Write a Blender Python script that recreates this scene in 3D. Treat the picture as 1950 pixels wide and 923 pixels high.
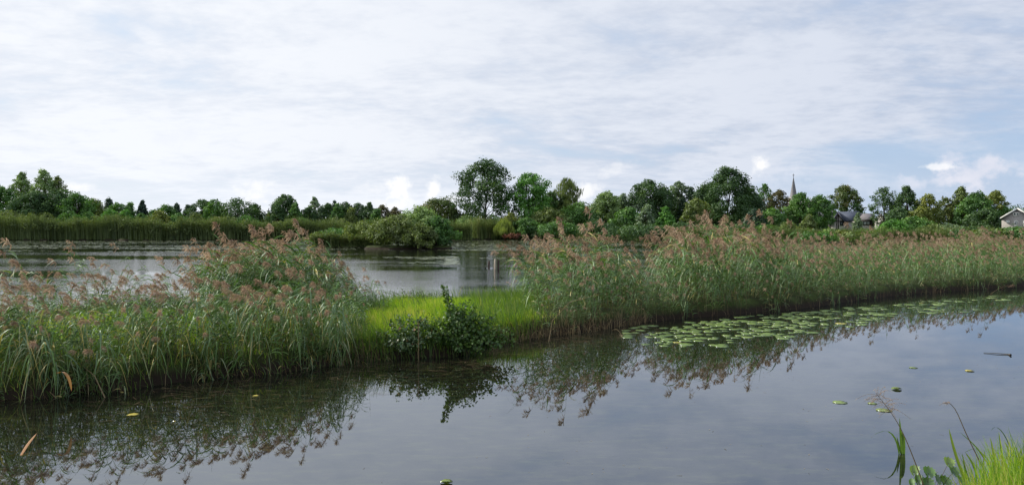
import bpy, math, random
import numpy as np
PI = math.pi
R = math.radians
rng = np.random.default_rng(11)
random.seed(5)
for o in list(bpy.data.objects):
    bpy.data.objects.remove(o)
SC = bpy.context.scene
COL = SC.collection

# ------------------------------------------------------------------ camera
F = 1473.0          # focal length in photo pixels
H0 = 432.0          # horizon row in the photo
EYE = 2.6           # eye height above the water
cd = bpy.data.cameras.new('camera')
cam = bpy.data.objects.new('camera', cd); COL.objects.link(cam)
cam.location = (0, 0, EYE); cam.rotation_euler = (R(90), 0, 0)
cd.sensor_width = 36; cd.lens = 36 * F / 1950
cd.shift_y = -(461.5 - H0) / 1950
cd.clip_start = 0.05; cd.clip_end = 6000
SC.camera = cam

# ------------------------------------------------------------------ light
SUN_AZ, SUN_EL = -68, 36
w = bpy.data.worlds.new('World'); SC.world = w; w.use_nodes = True
nt = w.node_tree; N = nt.nodes; L = nt.links
N.clear()
def wn(t, **k):
    n = N.new(t)
    for a, b in k.items(): setattr(n, a, b)
    return n
def wmath(op, a, b=None, c=None):
    n = wn('ShaderNodeMath', operation=op)
    for i, v in enumerate((a, b, c)):
        if v is None: continue
        if isinstance(v, (int, float)): n.inputs[i].default_value = v
        else: L.new(v, n.inputs[i])
    return n.outputs[0]
def wmix(f, a, b):
    n = wn('ShaderNodeMix', data_type='RGBA')
    if isinstance(f, (int, float)): n.inputs[0].default_value = f
    else: L.new(f, n.inputs[0])
    for i, v in ((6, a), (7, b)):
        if isinstance(v, tuple): n.inputs[i].default_value = (*v, 1)
        else: L.new(v, n.inputs[i])
    return n.outputs[2]
def wsmooth(v, a, b, lo=0., hi=1.):
    n = wn('ShaderNodeMapRange', interpolation_type='SMOOTHSTEP')
    L.new(v, n.inputs[0]); n.inputs[1].default_value = a; n.inputs[2].default_value = b
    n.inputs[3].default_value = lo; n.inputs[4].default_value = hi
    return n.outputs[0]
tc = wn('ShaderNodeTexCoord')
sep = wn('ShaderNodeSeparateXYZ'); L.new(tc.outputs['Generated'], sep.inputs[0])
DX, DY, DZ = sep.outputs
EL = wmath('ARCSINE', DZ)
AZ = wmath('ARCTAN2', DX, DY)
sky = wn('ShaderNodeTexSky', sky_type='NISHITA'); sky.sun_disc = False
sky.sun_elevation = R(SUN_EL); sky.sun_rotation = R(SUN_AZ); sky.altitude = 0
sky.air_density = 1.0; sky.dust_density = 1.5
# high cloud layer projected on a plane overhead
zz = wmath('ADD', wmath('MAXIMUM', DZ, 0.0), 0.17)
cx = wmath('DIVIDE', DX, zz); cy = wmath('DIVIDE', DY, zz)
cmb = wn('ShaderNodeCombineXYZ'); L.new(cx, cmb.inputs[0]); L.new(cy, cmb.inputs[1])
def noise(vec, scale, detail, rough, sx=1, sy=1, rot=0, off=0, dist=0):
    m = wn('ShaderNodeMapping'); L.new(vec, m.inputs[0])
    m.inputs['Scale'].default_value = (sx, sy, 1); m.inputs['Rotation'].default_value = (0, 0, R(rot)); m.inputs['Location'].default_value = (off, off * .7, off * .3)
    n = wn('ShaderNodeTexNoise'); L.new(m.outputs[0], n.inputs['Vector'])
    n.inputs['Scale'].default_value = scale; n.inputs['Detail'].default_value = detail
    n.inputs['Roughness'].default_value = rough; n.inputs['Distortion'].default_value = dist
    return n.outputs['Fac']
n1 = noise(cmb.outputs[0], 0.85, 6, 0.62, 1, 1.25, 20, 3.1, .4)
n2 = noise(cmb.outputs[0], 3.6, 5, 0.6, 1, 1.0, -35, 9.0, .3)
n3 = noise(cmb.outputs[0], 0.22, 2, 0.5, 1, 1, 0, 5.0)
cov = wmath('ADD', wmath('ADD', n1, wmath('MULTIPLY', n2, 0.32)), wmath('MULTIPLY', n3, 0.30))
# thinner low in the north-east (right, near the horizon)
right = wsmooth(AZ, 0.12, 0.52)
low = wsmooth(EL, 0.14, 0.045)
thin = wmath('MULTIPLY', right, low)
cov = wmath('SUBTRACT', cov, wmath('MULTIPLY', thin, 0.38))
cmask = wsmooth(cov, 0.50, 0.80, 0.12, 1.0)
# cloud brightness: forward scattering towards the sun on the left
sunside = wsmooth(AZ, 0.62, -0.50)
bright = wmix(sunside, (3.95, 4.5, 5.6), (6.1, 6.5, 7.25))
n4 = noise(cmb.outputs[0], 10.5, 4, 0.6, 1, 1.4, 25, 4.0, .2)
shade = wsmooth(wmath('ADD', wmath('ADD', n1, wmath('MULTIPLY', n2, 0.35)), wmath('MULTIPLY', n4, 0.34)), 0.66, 0.98)
cloudc = wmix(wmath('MULTIPLY', shade, 0.85), bright, wmix(sunside, (5.6, 6.0, 6.85), (7.55, 7.75, 8.1)))
blue = wmix(sunside, (3.4, 4.7, 6.9), (4.9, 6.1, 7.6))
skyb = wmix(0.7, sky.outputs[0], blue)
col = wmix(cmask, skyb, cloudc)
haze_h = wsmooth(EL, 0.10, 0.0)
col = wmix(wmath('MULTIPLY', haze_h, 0.45), col, wmix(sunside, (5.0, 5.7, 7.0), (7.3, 7.7, 8.3)))
# small cumulus heaps near the horizon (azimuth, elevation, half sizes)
sc_v = wn('ShaderNodeCombineXYZ'); L.new(AZ, sc_v.inputs[0]); L.new(EL, sc_v.inputs[1])
pn = noise(sc_v.outputs[0], 38, 5, 0.6, 1, 1.2, 0, 2.0)
def azel(px, py):
    a = math.atan2(px - 975, F)
    return a, math.atan((H0 - py) / math.hypot(F, px - 975))
PUFFS = [(755, 362, 17, 30, .85, 1), (826, 362, 11, 20, .75, 1), (712, 361, 24, 9, .35, 1), (485, 372, 30, 20, .55, 1), (790, 385, 60, 14, .5, 1),
         (1447, 316, 20, 15, .95, 1), (1475, 345, 42, 22, .45, 0), (1855, 332, 50, 26, .75, 2), (1790, 345, 55, 14, .55, 2), (1784, 318, 28, 5, .6, 1),
         (1110, 368, 22, 18, .7, 1), (145, 356, 22, 8, .6, 1), (1170, 322, 30, 12, .3, 1), (330, 262, 45, 12, .25, 0), (1700, 352, 120, 14, .3, 0)]
for (px, py, sx, sy, amt, kind) in PUFFS:
    a, e = azel(px, py)
    dx = wmath('DIVIDE', wmath('SUBTRACT', AZ, a), sx / F); dy = wmath('DIVIDE', wmath('SUBTRACT', EL, e), sy / F)
    rr = wmath('SQRT', wmath('ADD', wmath('MULTIPLY', dx, dx), wmath('MULTIPLY', dy, dy)))
    v = wmath('ADD', rr, wmath('MULTIPLY', wmath('SUBTRACT', pn, 0.5), -4.6))
    m = wmath('MULTIPLY', wsmooth(v, 1.5, 0.1), amt)
    c = {1: (8.6, 8.5, 8.4), 0: (6.3, 6.6, 7.4), 2: (6.4, 6.4, 7.1)}[kind]
    col = wmix(m, col, c)
bg = wn('ShaderNodeBackground'); L.new(col, bg.inputs[0]); bg.inputs[1].default_value = 0.1
out = wn('ShaderNodeOutputWorld'); L.new(bg.outputs[0], out.inputs[0])
w.cycles.sampling_method = 'MANUAL'; w.cycles.sample_map_resolution = 512

ld = bpy.data.lights.new('sun', 'SUN'); ld.energy = 4.0; ld.angle = R(2.5); ld.color = (1, .93, .80)
sun = bpy.data.objects.new('sun', ld); COL.objects.link(sun)
from mathutils import Vector
sd_ = Vector((math.sin(R(SUN_AZ)) * math.cos(R(SUN_EL)), math.cos(R(SUN_AZ)) * math.cos(R(SUN_EL)), math.sin(R(SUN_EL))))
sun.rotation_euler = sd_.to_track_quat('Z', 'Y').to_euler()
sun.location = (-30, 10, 30)
vs = SC.view_settings
SC.display_settings.display_device = 'sRGB'
vs.view_transform = 'Standard'; vs.look = 'None'; vs.gamma = 1; vs.use_curve_mapping = False; vs.exposure = 0.36
SC.cycles.max_bounces = 6; SC.cycles.diffuse_bounces = 3; SC.cycles.glossy_bounces = 3; SC.cycles.transmission_bounces = 3
SC.cycles.transparent_max_bounces = 4; SC.cycles.volume_bounces = 0
SC.cycles.caustics_reflective = False; SC.cycles.caustics_refractive = False

# ------------------------------------------------------------------ helpers
def GP(px, py, z=0.0):
    Y = (EYE - z) * F / (py - H0)
    return ((px - 975) / F * Y, Y)
def XA(px, Y): return (px - 975) / F * Y
def ZA(py, Y): return EYE + (H0 - py) / F * Y

def tag(o, label=None, cat=None, group=None, kind=None):
    if label: o['label'] = label
    if cat: o['category'] = cat
    if group: o['group'] = group
    if kind: o['kind'] = kind
    return o
def empty(name, loc, label, cat, group=None):
    o = bpy.data.objects.new(name, None); COL.objects.link(o); o.location = loc
    o.empty_display_size = .2
    return tag(o, label, cat, group)

class Geo:
    """collects vertices, polygons (all of the same or mixed size), tint per vertex and material index"""
    def __init__(s): s.v = []; s.f = []; s.t = []; s.m = []; s.n = 0
    def add(s, v, f, t=0.5, m=0):
        v = np.asarray(v, float).reshape(-1, 3); f = np.asarray(f, int)
        s.v.append(v); s.f.append(f + s.n); s.n += len(v)
        t = np.full(len(v), t) if np.isscalar(t) else np.asarray(t, float)
        s.t.append(t); s.m.append(np.full(len(f), m))
    def mesh(s, name, mats, smooth=False):
        me = bpy.data.meshes.new(name)
        v = np.concatenate(s.v); t = np.concatenate(s.t); mi = np.concatenate(s.m)
        sizes = np.concatenate([np.full(len(f), f.shape[1]) for f in s.f])
        idx = np.concatenate([f.ravel() for f in s.f])
        me.vertices.add(len(v)); me.vertices.foreach_set('co', v.ravel())
        me.loops.add(len(idx)); me.loops.foreach_set('vertex_index', idx.astype(np.int32))
        me.polygons.add(len(sizes))
        st = np.concatenate([[0], np.cumsum(sizes)[:-1]]).astype(np.int32)
        me.polygons.foreach_set('loop_start', st)
        me.polygons.foreach_set('material_index', mi.astype(np.int32))
        if smooth: me.polygons.foreach_set('use_smooth', np.ones(len(sizes), bool))
        a = me.attributes.new('tint', 'FLOAT', 'POINT'); a.data.foreach_set('value', t.astype(np.float32))
        for m in (mats if isinstance(mats, (list, tuple)) else [mats]): me.materials.append(m)
        me.update(calc_edges=True); me.validate()
        return me
    def build(s, name, mats, parent=None, smooth=False):
        o = bpy.data.objects.new(name, s.mesh(name, mats, smooth)); COL.objects.link(o)
        if parent: o.parent = parent
        return o

def boxg(g, x0, x1, y0, y1, z0, z1, m=0, t=.5):
    v = [(x, y, z) for z in (z0, z1) for y in (y0, y1) for x in (x0, x1)]
    g.add(v, [(0, 2, 3, 1), (4, 5, 7, 6), (0, 1, 5, 4), (2, 6, 7, 3), (0, 4, 6, 2), (1, 3, 7, 5)], t, m)
def tube(g, pts, rad, n=6, m=0, t=.5, cap=True):
    pts = np.asarray(pts, float); k = len(pts)
    rad = np.full(k, rad) if np.isscalar(rad) else np.asarray(rad, float)
    d = np.gradient(pts, axis=0); d /= np.linalg.norm(d, axis=1)[:, None] + 1e-9
    ref = np.array([1, 0.17, 0]) if abs(d[0][0]) < .9 else np.array([0, 0, 1.])
    a = np.cross(d, ref); a /= np.linalg.norm(a, axis=1)[:, None] + 1e-9; b = np.cross(d, a)
    ang = np.arange(n) * 2 * PI / n
    v = pts[:, None] + rad[:, None, None] * (np.cos(ang)[None, :, None] * a[:, None] + np.sin(ang)[None, :, None] * b[:, None])
    i = np.arange(k - 1)[:, None] * n; j = np.arange(n)[None]; j2 = (j + 1) % n
    f = np.stack([i + j, i + j2, i + n + j2, i + n + j], -1).reshape(-1, 4)
    tt = t if np.isscalar(t) else np.repeat(np.asarray(t), n)
    g.add(v.reshape(-1, 3), f, tt, m)

def strips(base, height, lean, width, segs=3, tint=.5, curl=2.0, taper='grass', wdir=None, drop=0.0):
    """vectorised curved blades. base Nx3, height N, lean Nx2 (total tip offset)"""
    n = len(base); t = np.linspace(0, 1, segs + 1)
    height = np.broadcast_to(height, n); width = np.broadcast_to(width, n)
    if wdir is None:
        a = rng.uniform(0, 2 * PI, n); wdir = np.stack([np.cos(a), np.sin(a), np.zeros(n)], 1)
    P = np.repeat(base[:, None], segs + 1, 1).astype(float)
    P[:, :, 0] += lean[:, 0:1] * t ** curl; P[:, :, 1] += lean[:, 1:2] * t ** curl
    ll = np.linalg.norm(lean, axis=1)
    P[:, :, 2] += height[:, None] * t - (ll * (.25 + drop))[:, None] * t ** 3
    prof = {'grass': 1 - t ** 1.6 * .93, 'leaf': np.sin(PI * np.clip(t * .88 + .10, 0, 1)) ** .7 + .04, 'stem': 1 - .6 * t}[taper]
    hw = (width / 2)[:, None, None] * prof[None, :, None] * wdir[:, None]
    V = np.stack([P - hw, P + hw], 2).reshape(-1, 3)
    k = (segs + 1) * 2
    f = np.array([[2 * i, 2 * i + 1, 2 * i + 3, 2 * i + 2] for i in range(segs)])
    Fc = (np.arange(n)[:, None, None] * k + f[None]).reshape(-1, 4)
    tt = np.broadcast_to(tint, n)
    T = np.repeat(tt, k)
    return V, Fc, T

# ------------------------------------------------------------------ materials
def newmat(name):
    m = bpy.data.materials.new(name); m.use_nodes = True
    m.node_tree.nodes.clear(); return m, m.node_tree
def foliage(name, ramp, transl=.35, rough=.55, gloss=.06, tcol=(1.25, 1.3, .55), noise_scale=0):
    """leaf material: the 'tint' attribute picks the leaf's own colour along a ramp; light passes through"""
    m, t = newmat(name); nn = t.nodes.new; l = t.links.new
    at = nn('ShaderNodeAttribute'); at.attribute_name = 'tint'
    fac = at.outputs['Fac']
    cr = nn('ShaderNodeValToRGB'); l(fac, cr.inputs[0])
    while len(cr.color_ramp.elements) < len(ramp): cr.color_ramp.elements.new(.5)
    for e, (p, c) in zip(cr.color_ramp.elements, ramp): e.position = p; e.color = (*c, 1)
    if noise_scale:
        tcn = nn('ShaderNodeNewGeometry'); nz = nn('ShaderNodeTexNoise'); nz.inputs['Scale'].default_value = noise_scale
        l(tcn.outputs['Position'], nz.inputs['Vector'])
        ad = nn('ShaderNodeMath'); ad.operation = 'MULTIPLY_ADD'; l(nz.outputs['Fac'], ad.inputs[0]); ad.inputs[1].default_value = .9; ad.inputs[2].default_value = -.45
        a2 = nn('ShaderNodeMath'); a2.operation = 'ADD'; l(ad.outputs[0], a2.inputs[0]); l(fac, a2.inputs[1]); l(a2.outputs[0], cr.inputs[0])
    di = nn('ShaderNodeBsdfDiffuse'); l(cr.outputs[0], di.inputs[0])
    tr = nn('ShaderNodeBsdfTranslucent')
    mu = nn('ShaderNodeMix'); mu.data_type = 'RGBA'; mu.blend_type = 'MULTIPLY'; mu.inputs[0].default_value = 1
    l(cr.outputs[0], mu.inputs[6]); mu.inputs[7].default_value = (*tcol, 1); l(mu.outputs[2], tr.inputs[0])
    mx = nn('ShaderNodeMixShader'); mx.inputs[0].default_value = transl; l(di.outputs[0], mx.inputs[1]); l(tr.outputs[0], mx.inputs[2])
    gl = nn('ShaderNodeBsdfGlossy'); gl.inputs['Roughness'].default_value = rough; gl.inputs[0].default_value = (.9, .95, 1, 1)
    m2 = nn('ShaderNodeMixShader'); m2.inputs[0].default_value = gloss; l(mx.outputs[0], m2.inputs[1]); l(gl.outputs[0], m2.inputs[2])
    o = nn('ShaderNodeOutputMaterial'); l(m2.outputs[0], o.inputs[0])
    return m
def surf(name, c1, c2, scale=3, rough=.85, detail=6, bump=.3, stretch=(1, 1, 1), c3=None, spec=.3):
    m, t = newmat(name); nn = t.nodes.new; l = t.links.new
    g = nn('ShaderNodeTexCoord'); mp = nn('ShaderNodeMapping'); mp.inputs['Scale'].default_value = stretch; l(g.outputs['Object'], mp.inputs[0])
    n_ = nn('ShaderNodeTexNoise'); n_.inputs['Scale'].default_value = scale; n_.inputs['Detail'].default_value = detail; l(mp.outputs[0], n_.inputs['Vector'])
    cr = nn('ShaderNodeValToRGB'); cr.color_ramp.elements[0].position = .35; cr.color_ramp.elements[1].position = .66
    cr.color_ramp.elements[0].color = (*c1, 1); cr.color_ramp.elements[1].color = (*c2, 1)
    if c3: e = cr.color_ramp.elements.new(.8); e.color = (*c3, 1)
    l(n_.outputs['Fac'], cr.inputs[0])
    b = nn('ShaderNodeBsdfPrincipled'); l(cr.outputs[0], b.inputs['Base Color']); b.inputs['Roughness'].default_value = rough
    b.inputs['Specular IOR Level'].default_value = spec
    if bump:
        bp = nn('ShaderNodeBump'); bp.inputs['Strength'].default_value = bump; l(n_.outputs['Fac'], bp.inputs['Height']); l(bp.outputs[0], b.inputs['Normal'])
    o = nn('ShaderNodeOutputMaterial'); l(b.outputs[0], o.inputs[0]); return m

M = {}
M['reed_leaf'] = foliage('reed_leaf', [(0, (.018, .056, .009)), (.35, (.064, .155, .020)), (.58, (.130, .235, .040)), (.72, (.13, .215, .10)), (.86, (.20, .29, .15)), (1, (.46, .38, .12))], .25, .5, .05)
M['reed_stem'] = foliage('reed_stem', [(0, (.15, .10, .05)), (.3, (.20, .16, .07)), (.6, (.16, .19, .06)), (1, (.14, .17, .07))], .1, .5, .04)
M['plume'] = foliage('reed_plume', [(0, (.20, .135, .095)), (.5, (.36, .265, .19)), (1, (.58, .46, .34))], .38, .8, .0, (1.1, 1.0, .9))
M['dead'] = foliage('dead_reed', [(0, (.08, .055, .03)), (.5, (.21, .16, .085)), (1, (.42, .34, .20))], .15, .7, .02, (1.1, 1, .8))
M['lawn'] = foliage('lawn_grass', [(0, (.075, .16, .012)), (.5, (.19, .34, .022)), (.85, (.32, .43, .045)), (1, (.46, .42, .15))], .5, .6, .03, (1.35, 1.4, .45), .55)
M['sedge'] = foliage('sedge', [(0, (.035, .080, .015)), (.5, (.10, .19, .03)), (.85, (.20, .28, .06)), (1, (.40, .33, .14))], .42, .5, .05, (1.3, 1.35, .5))
M['alder'] = foliage('alder_leaf', [(0, (.032, .072, .014)), (.6, (.075, .15, .028)), (1, (.16, .245, .05))], .32, .45, .03)
M['bramble'] = foliage('bramble_leaf', [(0, (.028, .065, .018)), (.6, (.075, .14, .035)), (.9, (.14, .20, .06)), (1, (.3, .16, .07))], .28, .45, .05)
FOL = {
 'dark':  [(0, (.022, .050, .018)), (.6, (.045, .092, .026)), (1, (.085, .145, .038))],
 'green': [(0, (.026, .062, .016)), (.6, (.056, .125, .026)), (1, (.10, .185, .038))],
 'bright':[(0, (.030, .082, .014)), (.6, (.064, .165, .024)), (1, (.11, .235, .04))],
 'olive': [(0, (.045, .062, .018)), (.6, (.088, .120, .032)), (1, (.15, .175, .05))],
 'willow':[(0, (.060, .095, .036)), (.6, (.125, .185, .070)), (1, (.20, .275, .11))],
 'silver':[(0, (.060, .090, .055)), (.6, (.115, .16, .10)), (1, (.18, .24, .16))],
 'weep':  [(0, (.085, .115, .022)), (.6, (.17, .21, .04)), (1, (.26, .30, .065))],
 'yellow':[(0, (.060, .078, .016)), (.6, (.115, .135, .026)), (1, (.19, .195, .036))],
 'brown': [(0, (.050, .045, .020)), (.6, (.095, .083, .036)), (1, (.15, .12, .05))],
 'autumn':[(0, (.040, .075, .020)), (.5, (.08, .11, .03)), (1, (.165, .135, .04))],
 'conif': [(0, (.012, .034, .018)), (.6, (.026, .056, .030)), (1, (.05, .09, .04))],
 'spruce':[(0, (.012, .030, .026)), (1, (.035, .065, .05))],
 'red':   [(0, (.10, .035, .025)), (1, (.22, .085, .05))],
}
for k, r_ in FOL.items(): M['f_' + k] = foliage('leaves_' + k, [(p_, tuple(q_ * m_ * (1.22 if k in ('green', 'bright', 'olive', 'willow', 'silver', 'yellow', 'weep') else 1) for q_, m_ in zip(c_, (1.3, 1.35, 1.1)))) for p_, c_ in r_], .26, .6, .035)
M['bark'] = surf('bark', (.035, .028, .020), (.10, .085, .065), 2.5, .9, stretch=(3, 3, .7))
M['birchbark'] = surf('pale_bark', (.10, .09, .07), (.32, .30, .26), 2.0, .85)
M['twig'] = surf('twig', (.06, .04, .025), (.13, .09, .055), 8)

# ground: soil and turf
def ground_mat():
    m, t = newmat('turf_and_mud'); nn = t.nodes.new; l = t.links.new
    g = nn('ShaderNodeNewGeometry'); sp = nn('ShaderNodeSeparateXYZ'); l(g.outputs['Position'], sp.inputs[0])
    n_ = nn('ShaderNodeTexNoise'); n_.inputs['Scale'].default_value = 1.6; n_.inputs['Detail'].default_value = 9; n_.inputs['Roughness'].default_value = .7; l(g.outputs['Position'], n_.inputs['Vector'])
    c = nn('ShaderNodeValToRGB'); c.color_ramp.elements[0].position = .35; c.color_ramp.elements[1].position = .68
    c.color_ramp.elements[0].color = (.022, .026, .010, 1); c.color_ramp.elements[1].color = (.055, .085, .018, 1); l(n_.outputs['Fac'], c.inputs[0])
    mr = nn('ShaderNodeMapRange'); ad = nn('ShaderNodeMath'); ad.operation = 'MULTIPLY_ADD'; l(n_.outputs['Fac'], ad.inputs[0]); ad.inputs[1].default_value = .12; l(sp.outputs[2], ad.inputs[2])
    l(ad.outputs[0], mr.inputs[0]); mr.inputs[1].default_value = .18; mr.inputs[2].default_value = .34
    mx = nn('ShaderNodeMix'); mx.data_type = 'RGBA'; l(mr.outputs[0], mx.inputs[0]); mx.inputs[6].default_value = (.022, .016, .011, 1); l(c.outputs[0], mx.inputs[7])
    b = nn('ShaderNodeBsdfPrincipled'); l(mx.outputs[2], b.inputs['Base Color']); b.inputs['Roughness'].default_value = .9; b.inputs['Specular IOR Level'].default_value = .15
    bp = nn('ShaderNodeBump'); bp.inputs['Strength'].default_value = .6; bp.inputs['Distance'].default_value = .05; l(n_.outputs['Fac'], bp.inputs['Height']); l(bp.outputs[0], b.inputs['Normal'])
    o = nn('ShaderNodeOutputMaterial'); l(b.outputs[0], o.inputs[0]); return m
M['ground'] = ground_mat()

def water_mat(name, layers, body, weed, patch=(.25, .5), ior=2.6, tint=(.86, .92, 1)):
    m, t = newmat(name); nn = t.nodes.new; l = t.links.new
    g = nn('ShaderNodeNewGeometry')
    prev = None
    for (scale, sx, sy, dist, strength, det) in layers:
        mp = nn('ShaderNodeMapping'); mp.inputs['Scale'].default_value = (sx, sy, 1); mp.inputs['Rotation'].default_value = (0, 0, R(8)); l(g.outputs['Position'], mp.inputs[0])
        n_ = nn('ShaderNodeTexNoise'); n_.inputs['Scale'].default_value = scale; n_.inputs['Detail'].default_value = det; l(mp.outputs[0], n_.inputs['Vector'])
        bp = nn('ShaderNodeBump'); bp.inputs['Strength'].default_value = strength; bp.inputs['Distance'].default_value = dist; l(n_.outputs['Fac'], bp.inputs['Height'])
        if prev: l(prev.outputs[0], bp.inputs['Normal'])
        # wind reaches the surface in long patches
        pm = nn('ShaderNodeMapping'); pm.inputs['Scale'].default_value = (patch[0], patch[1], 1); pm.inputs['Location'].default_value = (scale, 3, 0); l(g.outputs['Position'], pm.inputs[0])
        pz = nn('ShaderNodeTexNoise'); pz.inputs['Scale'].default_value = 1; pz.inputs['Detail'].default_value = 4; l(pm.outputs[0], pz.inputs['Vector'])
        pr = nn('ShaderNodeMapRange'); l(pz.outputs['Fac'], pr.inputs[0]); pr.inputs[1].default_value = .42; pr.inputs[2].default_value = .60; pr.inputs[3].default_value = strength * .12; pr.inputs[4].default_value = strength
        l(pr.outputs[0], bp.inputs['Strength'])
        prev = bp
    mp = nn('ShaderNodeMapping'); mp.inputs['Scale'].default_value = (1, 3.0, 1); mp.inputs['Rotation'].default_value = (0, 0, R(-25)); l(g.outputs['Position'], mp.inputs[0])
    wn_ = nn('ShaderNodeTexNoise'); wn_.inputs['Scale'].default_value = 2.3; wn_.inputs['Detail'].default_value = 8; wn_.inputs['Roughness'].default_value = .75; l(mp.outputs[0], wn_.inputs['Vector'])
    c = nn('ShaderNodeValToRGB'); c.color_ramp.elements[0].position = .48; c.color_ramp.elements[1].position = .72
    c.color_ramp.elements[0].color = (*body, 1); c.color_ramp.elements[1].color = (*weed, 1); l(wn_.outputs['Fac'], c.inputs[0])
    di = nn('ShaderNodeBsdfDiffuse'); l(c.outputs[0], di.inputs[0])
    gl = nn('ShaderNodeBsdfGlossy'); gl.inputs['Roughness'].default_value = 0.015; gl.inputs[0].default_value = (*tint, 1); l(prev.outputs[0], gl.inputs['Normal'])
    fr = nn('ShaderNodeFresnel'); fr.inputs[0].default_value = ior; l(prev.outputs[0], fr.inputs['Normal'])
    mx = nn('ShaderNodeMixShader'); l(fr.outputs[0], mx.inputs[0]); l(di.outputs[0], mx.inputs[1]); l(gl.outputs[0], mx.inputs[2])
    o = nn('ShaderNodeOutputMaterial'); l(mx.outputs[0], o.inputs[0]); return m
M['canal'] = water_mat('canal_water', [(1.6, 1, 1.5, .0014, .35, 2), (9, 1, 1.6, .0004, .4, 2)], (.008, .008, .006), (.040, .044, .016))
M['pond'] = water_mat('pond_water', [(1.1, 1, 2.2, .016, .9, 3), (5, 1, 2.5, .008, 1., 3)], (.008, .009, .008), (.02, .025, .012), (.035, .13), 3.6, (1, 1, 1))

# ------------------------------------------------------------------ terrain
FRONT = [(-60, -18), (-30, -1), (-15, 7.2)] + [GP(*p) for p in [(0, 765), (75, 762), (150, 750), (230, 748), (300, 735), (370, 726), (450, 718), (520, 716), (600, 703), (680, 690), (720, 686), (800, 684), (880, 680), (930, 664), (955, 652), (1000, 648), (1050, 640), (1130, 630), (1180, 622), (1230, 614), (1330, 606), (1400, 600), (1520, 590), (1600, 578), (1680, 567), (1750, 560), (1840, 553), (1950, 547)]] + [(32, 42), (60, 66), (140, 120), (300, 230)]
BACK = [(-60, 3), (-28, 15)] + [GP(*p, .55) for p in [(0, 587), (120, 583), (250, 578), (370, 575), (470, 572), (560, 570), (700, 566), (750, 562), (800, 557), (850, 555), (910, 557), (970, 553)]] + [(3.2, 28), (8, 33.5), (14, 40.5), (30, 57), (60, 86), (140, 145), (300, 270)]
PEN = np.array(FRONT + BACK[::-1], float)
NEAR = np.array([(-80, -60), (-60, -30), (-25, -9), (-8, 0.5), (-2, 3.2), (1.5, 5.2), (3.4, 6.35), (4.6, 7.15), (5.6, 7.75), (7.2, 8.7), (14, 15.5), (30, 28), (70, 55), (200, 140), (200, -60)], float)
def polar_blob(cx, cy, rx, ry, n=28, seed=0):
    r2 = np.random.default_rng(seed); a = np.linspace(0, 2 * PI, n, endpoint=False)
    k = 1 + .10 * np.sin(3 * a + r2.uniform(0, 6)) + .06 * np.sin(7 * a + r2.uniform(0, 6))
    return np.stack([cx + rx * k * np.cos(a), cy + ry * k * np.sin(a)], 1)
ISL1 = polar_blob(XA(783, 95), 93.5, 5.6, 4.0, seed=1)
ISL2 = polar_blob(XA(668, 105), 104, 5.5, 4.0, seed=2)
def sdpoly(P, x, y):
    """signed distance, positive inside"""
    x = np.asarray(x, float); y = np.asarray(y, float)
    d2 = np.full(x.shape, 1e18); ins = np.zeros(x.shape, bool)
    n = len(P)
    for i in range(n):
        ax, ay = P[i]; bx, by = P[(i + 1) % n]
        ex, ey = bx - ax, by - ay
        t = np.clip(((x - ax) * ex + (y - ay) * ey) / (ex * ex + ey * ey + 1e-12), 0, 1)
        d2 = np.minimum(d2, (x - ax - t * ex) ** 2 + (y - ay - t * ey) ** 2)
        c = ((ay > y) != (by > y)) & (x < (bx - ax) * (y - ay) / (by - ay + 1e-12) + ax)
        ins ^= c
    return np.where(ins, 1, -1) * np.sqrt(d2)
def smooth(a, b, v):
    t = np.clip((v - a) / (b - a), 0, 1); return t * t * (3 - 2 * t)
def shoreY(x): return 152 + 2.0 * np.sin(x * .11) + 1.2 * np.sin(x * .31 + 2) + np.where(x > -8, 10 * smooth(-14, -4, x) * (1 - smooth(8, 18, x)), 0) - 26 * smooth(12, 40, x)
def wob(x, y): return .5 * np.sin(1.7 * x + 1.1 * y) * np.sin(2.3 * y - .8 * x + 1) + .3 * np.sin(5.1 * x + 2) * np.sin(4.3 * y)
def height(x, y):
    x = np.asarray(x, float); y = np.asarray(y, float)
    dp = sdpoly(PEN, x, y) + .10 * wob(x, y); dn = sdpoly(NEAR, x, y) + .08 * wob(x, y)
    df = (y - shoreY(x)); df = np.maximum(df, np.abs(x) - 230); df = np.maximum(df, -y - 40 - 0 * x)
    d1 = sdpoly(ISL1, x, y); d2 = sdpoly(ISL2, x, y)
    h = np.full(x.shape, -1.0)
    h = np.maximum(h, -1 + 1.36 * smooth(-.45, .42, dp) + (.10 * smooth(.5, 3.5, dp)) + np.where(dp > .3, .04 * wob(x * .8, y * .8), 0))
    h = np.maximum(h, -1 + 1.35 * smooth(-.45, .40, dn) + .65 * smooth(.6, 5.5, dn))
    h = np.maximum(h, -1 + 1.45 * smooth(-.8, .8, df) + .3 * smooth(4, 40, df))
    h = np.maximum(h, -1 + 1.35 * smooth(-.6, .6, d1)); h = np.maximum(h, -1 + 1.35 * smooth(-.6, .6, d2))
    return h
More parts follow.
